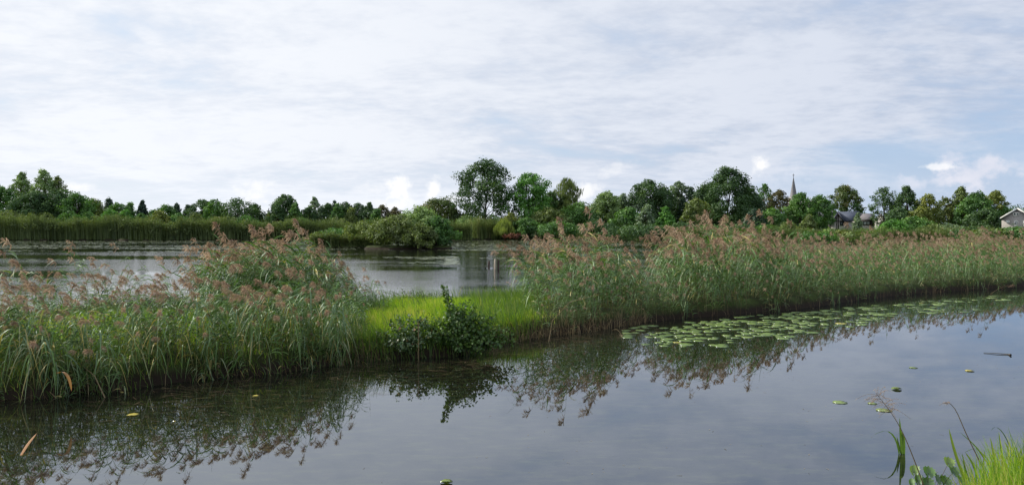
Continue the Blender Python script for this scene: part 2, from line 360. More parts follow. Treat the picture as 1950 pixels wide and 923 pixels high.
def ground():
    nr, na = 330, 620
    r_ = np.concatenate([np.geomspace(.6, 240, nr - 24), np.geomspace(250, 5200, 24)])
    a1 = np.linspace(R(-44), R(44), 520); a2 = np.linspace(R(44), R(316), na - 520 + 2)[1:-1]
    a = np.concatenate([a1, a2]); na = len(a)
    X = r_[:, None] * np.sin(a)[None]; Y = r_[:, None] * np.cos(a)[None]
    Z = height(X, Y)
    V = np.stack([X, Y, Z], -1).reshape(-1, 3)
    i = np.arange(nr - 1)[:, None] * na; j = np.arange(na)[None]; j2 = (j + 1) % na
    f = np.stack([i + j, i + na + j, i + na + j2, i + j2], -1).reshape(-1, 4)
    g = Geo(); g.add(V, f)
    c = Geo()
    V = np.concatenate([V, [[0, 0, Z[0].mean()]]])
    g = Geo(); g.add(V, f)
    g.f.append(np.array([[len(V) - 1, k, (k + 1) % na] for k in range(na)])); g.m.append(np.zeros(na))
    o = g.build('ground', M['ground'], smooth=True); tag(o, kind='structure')
ground()
# water: canal this side of the strip, pond beyond it; the seam runs under the strip of land
MIDL = [(-400, -120), (-60, -6), (-30, 9), (-16, 12.5), (-8, 16.2), (-2, 20), (1.5, 22.8), (6, 27.3), (14, 35), (30, 48), (60, 76), (140, 132), (300, 250), (600, 470)]
def sheet(name, pts, mat):
    g = Geo(); n = len(pts); g.add([(x, y, 0) for x, y in pts], [tuple(range(n))]); o = g.build(name, mat); tag(o, kind='structure')
sheet('canal_water', MIDL[::-1] + [(-400, -300), (600, -300)][::1], M['canal'])
sheet('pond_water', MIDL + [(600, 500), (-400, 500)], M['pond'])

# ------------------------------------------------------------------ reeds
WIND = np.array([-.93, -.36])
def reed_parts(seed, Hh=2.2, nleaf=12, lseg=5, sseg=8, nplume=46, droop=1.0, detail=True, plume=True, tb=0.0):
    r2 = np.random.default_rng(seed)
    lean = (.10 + .20 * r2.random()) * droop * Hh; side = r2.normal(0, .07) * Hh
    wd = WIND; pd = np.array([-wd[1], wd[0]])
    def pos(t):
        t = np.asarray(t, float)
        off = lean * t ** 2.3; s = side * t ** 1.6
        z = Hh * t - .42 * lean * t ** 3.2
        return np.stack([wd[0] * off + pd[0] * s, wd[1] * off + pd[1] * s, z], -1)
    S, Lf, Pl = Geo(), Geo(), Geo()
    ts = np.linspace(0, 1, sseg + 1); P = pos(ts)
    if detail: tube(S, P, np.linspace(.0055, .0018, sseg + 1), 3, 0, np.clip(ts * 1.1, 0, 1))
    else:
        for wv in ((.0055, 0, 0), (0, .0055, 0)):
            wv = np.array(wv) * 1.1
            V = np.stack([P - wv * (1.1 - ts[:, None] * .7), P + wv * (1.1 - ts[:, None] * .7)], 1).reshape(-1, 3)
            S.add(V, [(2 * i, 2 * i + 1, 2 * i + 3, 2 * i + 2) for i in range(sseg)], np.repeat(ts, 2))
            if not detail: break
    for k in range(nleaf):
        t = .16 + .74 * (k + r2.uniform(-.3, .3)) / nleaf
        b = pos(t); ln = r2.uniform(.42, .70) * (1 - .35 * abs(t - .6)) * (Hh / 2.3) ** .5
        az = math.atan2(wd[1], wd[0]) + r2.normal(0, .75) + (PI if r2.random() < .16 else 0)
        d = np.array([math.cos(az), math.sin(az)])
        u = np.linspace(0, 1, lseg + 1)
        up0 = r2.uniform(.45, 1.0); sag = r2.uniform(.5, 1.5) * droop
        hx = ln * (u * .62 + .25 * u ** 2) ; hz = ln * (up0 * u * .8 - sag * u ** 2.1 * .75)
        C = b[None] + np.stack([d[0] * hx, d[1] * hx, hz], -1)
        tw = r2.uniform(-.9, .9)
        wv = np.array([-d[1] * math.cos(tw), d[0] * math.cos(tw), math.sin(tw)])
        wd_ = r2.uniform(.022, .036) * (1.2 if detail else 1.25)
        prof = np.clip(np.sin(PI * (u * .9 + .10)), 0, 1) ** .7 * (1 - u ** 4 * .8); prof[-1] = .03
        hw = wd_ / 2 * prof[:, None] * wv[None]
        V = np.stack([C - hw, C + hw], 1).reshape(-1, 3)
        tint = np.clip((1.0 if r2.random() < .04 else .42 + tb) + r2.normal(0, .16) + (.25 if r2.random() < .15 else 0) + (.22 if t < .3 and r2.random() < .5 else 0), 0, 1)
        Lf.add(V, [(2 * i, 2 * i + 1, 2 * i + 3, 2 * i + 2) for i in range(lseg)], tint)
    if plume:
        p0, p1 = pos(.97), pos(1.0); ax = (p1 - p0); ax /= np.linalg.norm(ax)
        pl = r2.uniform(.25, .37); ax = ax + np.array([0, 0, .6]); ax /= np.linalg.norm(ax)
        u = r2.random(nplume) ** .8
        cdir = np.array([wd[0], wd[1], 0])
        base = p1[None] - ax[None] * .05 + ax[None] * (pl * u)[:, None] + cdir[None] * (pl * .35 * u ** 2)[:, None] - np.array([0, 0, 1])[None] * (pl * .35 * u ** 2)[:, None]
        ln = (.065 + .10 * np.sin(PI * np.clip(u * .85 + .12, 0, 1))) * r2.uniform(.7, 1.2, nplume)
        a = np.arctan2(wd[1], wd[0]) + r2.normal(0, .8, nplume)
        dirs = np.stack([np.cos(a) * .5, np.sin(a) * .5, r2.uniform(-1.2, .7, nplume)], 1)
        dirs += (ax * .3 + np.array([0, 0, .25]))[None]; dirs /= np.linalg.norm(dirs, axis=1)[:, None]
        wv = np.cross(dirs, r2.normal(size=(nplume, 3))); wv /= np.linalg.norm(wv, axis=1)[:, None]
        wdt = (.0085 if detail else .019)
        mid = base + dirs * (ln * .5)[:, None]; tip = base + dirs * ln[:, None] - np.array([0, 0, .25]) * ln[:, None]
        V = np.stack([base - wv * wdt * .3, base + wv * wdt * .3, mid - wv * wdt * .6, mid + wv * wdt * .6, tip - wv * wdt * .15, tip + wv * wdt * .15], 1).reshape(-1, 3)
        f = (np.arange(nplume)[:, None, None] * 6 + np.array([[0, 1, 3, 2], [2, 3, 5, 4]])[None]).reshape(-1, 4)
        Pl.add(V, f, np.repeat(np.clip(.5 + r2.normal(0, .22, nplume), 0, 1), 6))
        if detail:
            tube(Pl, p1[None] - ax[None] * .05 + ax[None] * (pl * np.linspace(0, 1, 4))[:, None] + cdir[None] * (pl * .35 * np.linspace(0, 1, 4) ** 2)[:, None] - np.array([0, 0, 1])[None] * (pl * .35 * np.linspace(0, 1, 4) ** 2)[:, None], .0018, 3, 0, .4)
    return S, Lf, Pl

def flat(g): return np.concatenate(g.v), np.concatenate(g.f), np.concatenate(g.t)
def bed(name, pts, heights, templates, label, cat, extra=None, leafshift=0.0, kind='stuff', rot=.45, plume_p=1.0):
    """one mesh holding many reeds; pts Nx3"""
    G = Geo(); n = len(pts)
    which = rng.integers(0, len(templates), n)
    for k, (S, Lf, Pl) in enumerate(templates):
        sel = np.where(which == k)[0]
        if not len(sel): continue
        ph = np.random.default_rng(k).random(len(sel)) < plume_p
        for gi, (src, mi) in enumerate(((S, 0), (Lf, 1), (Pl, 2))):
            if not src.v: continue
            ss = sel[ph] if mi == 2 else sel
            if not len(ss): continue
            r3 = np.random.default_rng(1000 * k)
            an_all = r3.normal(0, rot, len(sel)); sh_all = r3.normal(0, .07, (len(sel), 2)); ti_all = r3.normal(0, .15, len(sel))
            if mi == 2: an, sh, ti = an_all[ph], sh_all[ph], ti_all[ph]
            else: an, sh, ti = an_all, sh_all, ti_all
            v, f, t = flat(src)
            s = heights[ss] / 2.2
            c, sn = np.cos(an), np.sin(an)
            X = (v[None, :, 0] * c[:, None] - v[None, :, 1] * sn[:, None]) * s[:, None]
            Y = (v[None, :, 0] * sn[:, None] + v[None, :, 1] * c[:, None]) * s[:, None]
            Z = v[None, :, 2] * s[:, None]
            X = X + sh[:, :1] * Z + pts[ss, 0:1]; Y = Y + sh[:, 1:] * Z + pts[ss, 1:2]; Z = Z + pts[ss, 2:3]
            V = np.stack([X, Y, Z], -1).reshape(-1, 3)
            Fc = (np.arange(len(ss))[:, None, None] * len(v) + f[None]).reshape(-1, f.shape[1])
            T = np.clip(t[None] + ti[:, None] + (leafshift if mi == 1 else 0), 0, 1).ravel()
            G.add(V, Fc, T, mi)
    o = G.build(name, [M['reed_stem'], M['reed_leaf'], M['plume']]); tag(o, label, cat, kind=kind); return o

T_near = [reed_parts(100 + i, 2.2, 13, 5, 8, 90, droop=[.8, 1.0, 1.2, .9, 1.5, 1.1, .7, 1.3, 1.0, 1.7][i]) for i in range(10)]
T_bow = [reed_parts(140 + i, 2.2, 13, 5, 9, 80, droop=2.3 + .25 * i, tb=.22) for i in range(4)]
T_mid = [reed_parts(200 + i, 2.2, [12, 10, 13, 12, 9, 12, 11, 13, 12, 10, 12, 11][i], 3, 5, [30, 22, 38, 26, 34, 18, 30, 40, 26, 34, 22, 30][i], droop=[.8, 1.0, 1.2, .7, 1.4, .9, 1.1, .5, 1.7, .6, 2.6, 3.0][i], detail=False) for i in range(12)]

# --- individual reeds on the near bank (the 300 that show largest)
def near_bank_pts(n, pxa, pxb, d0, d1, seed):
    r2 = np.random.default_rng(seed); out = []
    while len(out) < n:
        x = r2.uniform(-11, 1.2, 4000); y = r2.uniform(8, 19, 4000)
        s = sdpoly(PEN, x, y); px = 975 + F * x / y
        back = np.array(sdpoly(PEN, x, y))
        ok = (s > d0) & (s < d1) & (px > pxa) & (px < pxb) & (y < 19)
        for a, b in zip(x[ok], y[ok]): out.append((a, b))
    return np.array(out[:n])
protos = []
def make_proto(T, i):
    S, Lf, Pl = T
    return (S.mesh('reed_stem', M['reed_stem']), Lf.mesh('reed_leaves', M['reed_leaf']), Pl.mesh('reed_plume', M['plume']))
protos = [make_proto(t, i) for i, t in enumerate(T_near)]; bows = [make_proto(t, i) for i, t in enumerate(T_bow)]
MID_TXT = {0: 'reed with a pinkish brown plume near the left end of the near bank',
       1: 'reed with a pinkish brown plume on the near bank in front of the bright grass',
       2: 'reed with a pinkish brown plume on the near bank left of the dark alder shrub'}
BOW_TXT = {0: 'reed bowed right over with its plume hanging above the dark water at the far left',
       1: 'reed bowed over with its plume hanging towards the canal in the left third',
       2: 'reed bowed over the canal a little left of the dark alder shrub'}
def place_reed(protoset, k, x, y, hgt, az, tilt, txt, grp):
    r_ = empty('reed', (x, y, float(height(np.array([x]), np.array([y]))[0]) - .03), txt, 'reed', grp)
    r_.rotation_euler = (tilt[0], tilt[1], az); r_.scale = (hgt / 2.2,) * 3
    for nm, me in zip(('stem', 'leaves', 'plume'), protoset[k]):
        o = bpy.data.objects.new(nm, me); COL.objects.link(o); o.parent = r_
    return r_
r2 = np.random.default_rng(77)
pts = near_bank_pts(228, -60, 670, .25, 2.4, 3)
keep_ = []
for (x, y) in pts:
    keep_.append((x, y) if (975 + F * x / y) < 500 or r2.random() < .75 else (x - 3.2, y - 1.9))
pts = [(x, y) for x, y in keep_ if sdpoly(PEN, np.array([x]), np.array([y]))[0] > .1]
for (x, y) in pts:
    px = 975 + F * x / y
    z = 0 if px < 230 else (1 if px < 480 else 2)
    hg = (r2.uniform(.65, 1.45) + (.30 if r2.random() < .12 else 0)) * .93 if px < 400 else r2.uniform(.65, 1.5)
    if px > 600: hg *= .85
    if r2.random() < .22: hg *= 1.12
    place_reed(protos, int(r2.integers(0, 10)), x, y, hg, r2.normal(0, .4), (r2.normal(0, .06), r2.normal(0, .06)), MID_TXT[z], 'upright reeds along the near bank')
bp_ = near_bank_pts(72, -20, 680, .02, .9, 9)
for (x, y) in bp_:
    px = 975 + F * x / y; z = 0 if px < 200 else (1 if px < 470 else 2)
    place_reed(bows, int(r2.integers(0, 4)), x, y, r2.uniform(.9, 1.6), R(40) + r2.normal(0, .55), (r2.normal(0, .08), r2.normal(0, .08)), BOW_TXT[z], 'reeds bowed over the canal')

# --- reed beds as stuff
def zpt(xy):
    z = height(xy[:, 0], xy[:, 1]) - .04
    return np.concatenate([xy, z[:, None]], 1)
def sample(n, box, fn, seed):
    r_ = np.random.default_rng(seed); o = []; c = 0
    while c < n:
        x = r_.uniform(box[0], box[1], 20000); y = r_.uniform(box[2], box[3], 20000)
        p = fn(x, y); k = r_.random(20000) < p
        o.append(np.stack([x[k], y[k]], 1)); c += k.sum()
    return np.concatenate(o)[:n]
# tall clump in the middle of the strip, left of the clearing
def f_clump(x, y):
    e = ((x + 5.45) / 2.3) ** 2 + ((y - 19.7) / 2.5) ** 2
    return ((e < 1) & (sdpoly(PEN, x, y) > .1)).astype(float)
cp = sample(700, (-9, -2.5, 15, 25), f_clump, 4)
ch = 1.70 + .2 * np.sin(cp[:, 0] * 2.1) + rng.normal(0, .26, len(cp)) - .95 * smooth(-5.4, -3.2, cp[:, 0]) - .5 * smooth(-6.9, -7.8, cp[:, 0])
bed('reed_clump', zpt(cp), ch, T_mid, 'tall dense clump of reeds left of the bright grass clearing', 'reeds', plume_p=.42)
# sparse reeds along the pond edge on the left
def f_back(x, y):
    s = sdpoly(PEN, x, y); px = 975 + F * x / y
    return ((s > .0) & (s < 9) & (px > -80) & (px < 430) & (y > 13)) * (.25 + .75 * (s < 1.5) * (y > 15)) * (.5 + .5 * (np.sin(x * 2.3) > 0))
cp = sample(60, (-19, -4, 12, 28), f_back, 5)
bed('sparse_reeds', zpt(cp), rng.uniform(1.0, 2.0, len(cp)), T_mid, 'loose fringe of leaning reeds before the pond on the left', 'reeds', plume_p=.8)
def f_lowmix(x, y):
    s = sdpoly(PEN, x, y); px = 975 + F * x / y
    return ((s > .0) & (s < 2.4) & (px > -80) & (px < 700) & (y < 18)).astype(float) * (.45 + .55 * (s < 1.2)) * np.clip(.35 + 1.1 * np.sin(x * 3.1 + y * 1.3) * np.sin(x * 1.7 - y * 2.1), .06, 1)
cp = sample(780, (-12, 1, 8, 18), f_lowmix, 6)
bed('young_reeds', zpt(cp), rng.uniform(.5, 1.3, len(cp)) * (1 - .35 * (rng.random(len(cp)) < .3)) * 1.08, T_near + T_near + T_bow, 'low leafy young reeds filling the near bank on the left', 'reeds', plume_p=.08, leafshift=.0, rot=.8)
# the long bed on the right
def f_right(x, y):
    s = sdpoly(PEN, x, y); px = 975 + F * x / y
    lim = 985 + 28 * (1 - smooth(18, 31, y)) + 12 * np.sin(y * 1.7)
    return ((s > .05) & (px > lim) & (px < 2080) & (y < 60)) * (np.where(s < 1.8, 1., .38)) * np.clip(.72 + .5 * np.sin(x * 2.7 + y * .7) * np.sin(x * 1.1 - y * 1.9 + 1), .12, 1)
cp = sample(7600, (0, 45, 17, 60), f_right, 7)
pxc = 975 + F * cp[:, 0] / cp[:, 1]
ch = 1.80 + .30 * smooth(1040, 1300, pxc) - .82 * smooth(1380, 1620, pxc) + .14 * np.sin(cp[:, 0] * 1.1 + 1) * np.sin(cp[:, 1] * .7) + rng.normal(0, .19, len(cp))
ch -= .98 * np.exp(-((pxc - 1238) / 42) ** 2) + .35 * smooth(1040, 985, pxc)
ch = np.where(sdpoly(PEN, cp[:, 0], cp[:, 1]) < .5, ch * rng.uniform(.5, 1, len(cp)), ch)
LX = lambda x, y: .5 * np.sin(x * 1.9 + y * .4) + .3 * np.sin(x * 3.7 - y * 1.1 + 1) + .35 * np.sin(x * .8 + 2 + y * .9)
ch *= 1 + .11 * LX(cp[:, 0], cp[:, 1])
sdc = sdpoly(PEN, cp[:, 0], cp[:, 1]); ch *= .60 + .42 * smooth(0, 2.6, sdc) + rng.normal(0, .05, len(cp)); ch += .5 * (rng.random(len(cp)) < .05)
bed('reed_bed', zpt(cp), ch, T_mid, 'long dense reed bed with pinkish brown plumes lining the canal on the right', 'reeds', plume_p=.62)

# --- grass
def in_reeds(x, y): return (f_clump(x, y) > 0) | (f_right(x, y) > 0)
def f_lawn(x, y):
    s = sdpoly(PEN, x, y); px = 975 + F * x / y
    return ((s > .2) & (px > -100) & (px < 1060)).astype(float) * np.where(in_reeds(x, y), .15, 1) * np.where((s < 1.6) & (px < 690) & (y < 19), .22, 1)
lp = sample(66000, (-20, 3, 10, 34), f_lawn, 8)
G = Geo(); n = len(lp)
b3 = zpt(lp); hh = rng.uniform(.10, .26, n) * (1 + .5 * (np.sin(lp[:, 0] * 1.3) * np.sin(lp[:, 1] * 1.1 + 1)))
ln = rng.normal(0, .06, (n, 2)) + WIND[None] * .04
G.add(*strips(b3, hh, ln, rng.uniform(.008, .016, n), 2, np.clip(rng.normal(.52, .2, n) + .22 * np.sin(lp[:, 0] * 1.9 + lp[:, 1]) * np.sin(lp[:, 1] * 1.4) + .5 * (rng.random(n) < .05), 0, 1)))
o = G.build('grass', M['lawn']); tag(o, 'bright yellow-green grass of the clearing on the strip of land', 'grass', kind='stuff')
# taller sedge fringes along both water edges and around the clearing
def f_sedge(x, y):
    s = sdpoly(PEN, x, y); px = 975 + F * x / y
    e = (s > -.12) & (s < .55) & (px > -100) & (px < 1010)
    e2 = (px > 900) & (px < 1035) & (s > 0) & (y < 31)
    inner = ((px > 400) & (px < 1000) & (s > .5) & (y < 31)) * np.clip(np.sin(x * 2.3 + 1) * np.sin(y * 1.7 + x) - .45, 0, 1) * .35 + ((s > .5) & (px > 400) & (px < 1000) & (y < 31)) * .012
    return inner + np.where(e, 1, 0) * np.where((px < 640) & (y < 17.5), .22, 1) * np.where((px > 745) & (px < 930) & (y < 19), .6, 1) + e2 * .35
sp_ = sample(13000, (-20, 3, 8, 34), f_sedge, 9)
n = len(sp_); b3 = zpt(sp_); hh = rng.uniform(.25, .62, n); ss = sdpoly(PEN, sp_[:, 0], sp_[:, 1])
ln = rng.normal(0, .13, (n, 2)) + WIND[None] * .12
frontside = (ss < .5) & (sp_[:, 1] < 19.5)
ln[frontside] += np.array([.06, -.22]) * rng.uniform(.3, 1.2, (frontside.sum(), 1))
G = Geo(); G.add(*strips(b3, hh, ln, rng.uniform(.008, .017, n), 3, np.clip(rng.normal(.45, .22, n), 0, 1), drop=.25))
o = G.build('sedge', M['sedge']); tag(o, 'longer sedge grass fringing the water edges of the clearing', 'sedge grass', kind='stuff')
# dead stalks hanging at the foot of the bank
def f_dead(x, y):
    s = sdpoly(PEN, x, y); px = 975 + F * x / y
    return ((s > -.12) & (s < .30) & (px > -60) & (px < 2050)) * np.where((px > 935) & (px < 1230), 1., np.where((px > 640) & (px < 745), .6, .06))
dp_ = sample(3000, (-12, 32, 8, 45), f_dead, 10)
n = len(dp_); b3 = zpt(dp_); b3[:, 2] = np.maximum(b3[:, 2], -.02)
ln = rng.normal(0, .16, (n, 2)) + np.array([[-.02, -.12]])
G = Geo(); G.add(*strips(b3, rng.uniform(.12, .60, n), ln, rng.uniform(.006, .012, n), 3, np.clip(rng.normal(.45, .25, n), 0, 1), drop=.3))
o = G.build('dead_stalks', M['dead']); tag(o, 'brown dead reed stalks along the foot of the canal bank', 'dead stalks', kind='stuff')

# brown heap of cut reed on the pond edge
G = Geo(); n = 8200
px = rng.uniform(60, 420, n); Yc = np.interp(px, [0, 120, 250, 370, 470], [19.4, 19.8, 20.4, 21.1, 21.6])
yy = Yc + rng.normal(0, .38, n); xx = XA(px, Yc)
prof = np.interp(px, [60, 130, 230, 340, 420], [.05, .45, .75, .65, .05]) * np.exp(-((yy - Yc) / .55) ** 2) * (1 + .25 * np.sin(px * .11))
b3 = np.stack([xx, yy, .18 + prof * rng.uniform(.3, 1, n)], 1)
ln = rng.normal(0, .30, (n, 2)) * np.array([[1.2, .5]])
G.add(*strips(b3, rng.uniform(.0, .14, n), ln, rng.uniform(.010, .022, n), 2, np.clip(rng.normal(.3, .2, n), 0, 1), curl=1.0, drop=.1))
o = G.build('reed_heap', M['dead']); tag(o, 'low brown heap of cut reed at the pond edge on the left', 'reed heap')

# ------------------------------------------------------------------ leafy shrubs on the bank
def leaf6(g, c, nrm, along, ln, wd, t, fold=.25, m=0):
    """vectorised folded oval leaves, 2 quads per side"""
    n = len(c); nrm = nrm / np.linalg.norm(nrm, axis=1)[:, None]
    along = along - (along * nrm).sum(1)[:, None] * nrm; along /= np.linalg.norm(along, axis=1)[:, None] + 1e-9
    sd = np.cross(nrm, along)
    us = [0, .3, .7, 1.0]; ws = [.0, .92, .88, .0]
    rows = []
    for u, w_ in zip(us, ws):
        ctr = c + along * (ln * u)[:, None] - nrm * (ln * .18 * u * u)[:, None]
        if w_ == 0: rows.append((ctr, ctr + along * 1e-4, ctr - along * 1e-4)); continue
        rows.append((ctr - sd * (wd * .5 * w_)[:, None] + nrm * (wd * fold * .4)[:, None], ctr, ctr + sd * (wd * .5 * w_)[:, None] + nrm * (wd * fold * .4)[:, None]))
    V = np.stack([rows[0][1], rows[1][0], rows[1][1], rows[1][2], rows[2][0], rows[2][1], rows[2][2], rows[3][1]], 1).reshape(-1, 3)
    q = np.array([[1, 2, 5, 4], [2, 3, 6, 5]]); tr = np.array([[0, 2, 1], [0, 3, 2], [4, 5, 7], [5, 6, 7]])
    base = np.arange(n)[:, None, None] * 8
    s0 = g.n
    g.add(V, (base + q[None]).reshape(-1, 4), np.repeat(np.broadcast_to(t, n), 8), m)
    g.f.append((base + tr[None]).reshape(-1, 3) + s0); g.m.append(np.full(n * 4, m))
def leafy_bush(name, label, cat, x, y, z, specs, mat, leaf, seed, nleaf=60):
    """specs: list of branch tips (dx,dy,dz); leaves grow along every branch"""
    r_ = np.random.default_rng(seed)
    e = empty(name, (x, y, z), label, cat)
    B = Geo(); Lg = Geo()
    for (dx, dy, dz) in specs:
        s0 = r_.normal(0, .05, 2); u = np.linspace(0, 1, 6)
        tip = np.array([dx, dy, dz])
        bx = np.stack([s0[0] + (dx - s0[0]) * u ** 1.1 + .03 * np.sin(u * 5 + r_.uniform(0, 6)), s0[1] + (dy - s0[1]) * u ** 1.1, dz * (u * 1.25 - .25 * u ** 2 * 1.0)], 1)
        L_ = np.linalg.norm(tip)
        tube(B, bx, np.linspace(.012, .003, 6), 4)
        n = int(nleaf * max(.35, L_)); tt = r_.uniform(.12, 1.02, n)
        c = np.stack([np.interp(tt, u, bx[:, i]) for i in range(3)], 1)
        a = r_.uniform(0, 2 * PI, n); sp = r_.uniform(.02, .20, n) * (1.25 - 1.0 * np.clip(tt, 0, 1) * (1 if dz < 1 else 1.08))
        c += np.stack([np.cos(a) * sp, np.sin(a) * sp, r_.normal(0, .05, n)], 1)
        al = np.stack([np.cos(a), np.sin(a), r_.uniform(-.5, .4, n)], 1)
        nr_ = np.stack([np.cos(a) * .5 + r_.normal(0, .35, n), np.sin(a) * .5 + r_.normal(0, .35, n), np.ones(n) * r_.uniform(.25, 1.0, n)], 1)
        ls = r_.uniform(.45, 1.15, n) * leaf * (1.1 - .35 * tt)
        leaf6(Lg, c, nr_, al, ls, ls * .84, np.clip(r_.normal(.5, .25, n), 0, 1))
    B.build('branches', M['twig'], e); Lg.build('foliage', mat, e)
    return e
ax_, ay_ = GP(868, 668, .15)
sp1 = [(-.32, .10, 1.16), (-.12, .1, .86), (.08, 0, .80), (.02, -.1, .75), (-.2, -.15, .8), (.35, .05, .75), (.5, 0, .62), (.72, .0, .55), (.62, -.2, .38), (.85, .1, .38), (.4, -.35, .4), (.1, -.4, .5), (-.35, -.2, .55), (-.5, 0, .5), (-.15, -.45, .25), (.35, -.45, .15), (.7, -.35, .1), (-.45, -.35, .28), (.95, -.1, .15), (.15, .2, .8), (-.1, -.3, .6), (.25, -.25, .6), (.05, -.5, .02), (.5, -.5, .0), (.8, -.25, .25), (-.65, -.2, .42), (-.9, -.2, .25), (-.8, 0, .4), (1.15, -.1, .12), (.95, -.3, .2), (.25, -.1, .65), (1.05, -.2, .3), (-.7, -.1, .45), (.9, -.35, .05), (.45, -.1, .55), (-.3, -.4, .4), (.6, -.1, .5), (.2, -.45, .3), (0, -.2, .7), (-.6, -.35, .2)]
leafy_bush('alder_shrub', 'dark green young alder shrub with one tall leader leaning over the canal', 'shrub', ax_, ay_ + .45, .22, sp1, M['alder'], .080, 31, 165)
bx_, by_ = GP(775, 676, .1)
sp2 = [(-.4, 0, .45), (-.6, -.1, .3), (-.2, -.1, .55), (0, 0, .6), (.2, -.1, .55), (.4, -.1, .5), (.1, -.3, .35), (-.3, -.35, .2), (-.5, -.3, .08), (-.1, -.45, .08), (.3, -.4, .12), (-.1, -.3, .3), (.3, .1, .6), (-.25, .2, .5), (-.7, .1, .2), (.5, -.25, .3)]
leafy_bush('bramble_bush', 'lower lighter green bramble on the bank left of the dark alder shrub', 'shrub', bx_, by_ + .4, .22, sp2, M['bramble'], .068, 32, 170)
# low leafy herbs at the pond edge of the clearing
hx, hy = GP(780, 558, .6)
leafy_bush('dock_plant', 'small reddish green herb clump between the tall reed clump and the pond', 'plant', hx, hy - .3, .34, [(-.5, 0, .35), (-.2, 0, .45), (.1, .1, .4), (.4, 0, .35), (.7, 0, .3), (-.7, 0, .3), (0, -.2, .3), (.95, .1, .28)], M['bramble'], .055, 33, 70)

# ------------------------------------------------------------------ trees
def envelope(shape, h):
    h = np.asarray(h, float)
    if shape == 'round': return np.sqrt(np.clip(1 - np.abs((2 * h - .90) / 1.13) ** 2.9, 0.02, 1))
    if shape == 'oak': return np.clip(np.sqrt(np.clip(1 - np.abs((1.9 * h - .85) / 1.10) ** 2.6, 0.02, 1)), 0, 1)
    if shape == 'dome': return np.sqrt(np.clip(1 - h ** 3.4, 0.02, 1)) * (.85 + .15 * np.minimum(h * 3, 1))
    if shape == 'cone': return np.clip((1 - h) ** .55, .04, 1)
    if shape == 'column': return np.clip(np.minimum(1, 1.6 * np.sqrt(np.clip(1 - h, 0, 1))), .1, 1) * (.75 + .25 * np.sin(h * 3))
    if shape == 'umbrella': return np.clip(np.sqrt(np.clip(1 - (h - .35) ** 2 / .43, .02, 1)), 0, 1)
    if shape == 'ball': return np.clip(np.where(h > .72, np.sqrt(np.clip(1 - ((h - .86) / .14) ** 2, 0.05, 1)) * .75, .5 + .5 * np.sin(h / .72 * PI)), .08, 1)
def leaves_cloud(g, r_, lobes, lt, n, size, hang=0.0):
    """spread n leaf clumps over the lobes, ragged shells with gaps"""
    lobes = np.asarray(lobes); wgt = lobes[:, 3] ** 2; k = r_.choice(len(lobes), n, p=wgt / wgt.sum())
    d = r_.normal(size=(n, 3)); d /= np.linalg.norm(d, axis=1)[:, None]
    ph = np.stack([np.sin(d[:, 0] * 5 + k), np.sin(d[:, 1] * 6 + 2 * k), np.sin(d[:, 2] * 5 + 3 * k)], 1).sum(1)
    rad = lobes[k, 3] * (.93 + .14 * ph) * r_.uniform(.25, 1.0, n) ** .5
    c = lobes[k, :3] + d * rad[:, None] * np.array([1, 1, .78])
    nr_ = d * 1.0 + r_.normal(0, .55, (n, 3)) + np.array([0, 0, .25])
    nr_ /= np.linalg.norm(nr_, axis=1)[:, None]
    a = np.cross(nr_, r_.normal(size=(n, 3))); a /= np.linalg.norm(a, axis=1)[:, None]; b = np.cross(nr_, a)
    sz = size * r_.uniform(.55, 1.25, n)[:, None]
    if hang > 0:
        b = np.zeros((n, 3)); b[:, 2] = -1; b[:, :2] = r_.normal(0, .12, (n, 2)); sa = sz * .45; sb = sz * (1 + hang)
    else: sa = sz * r_.uniform(.6, 1, (n, 1)); sb = sz
    V = np.stack([c - a * sa * .5 - b * sb * .2, c - b * sb * .62 * 1 + a * sa * .05, c + a * sa * .5 - b * sb * .1, c + b * sb * .55], 1).reshape(-1, 3)
    t = np.clip(lt[k] + r_.normal(0, .14, n), 0, 1)
    g.add(V, np.arange(n * 4).reshape(-1, 4), np.repeat(t, 4))
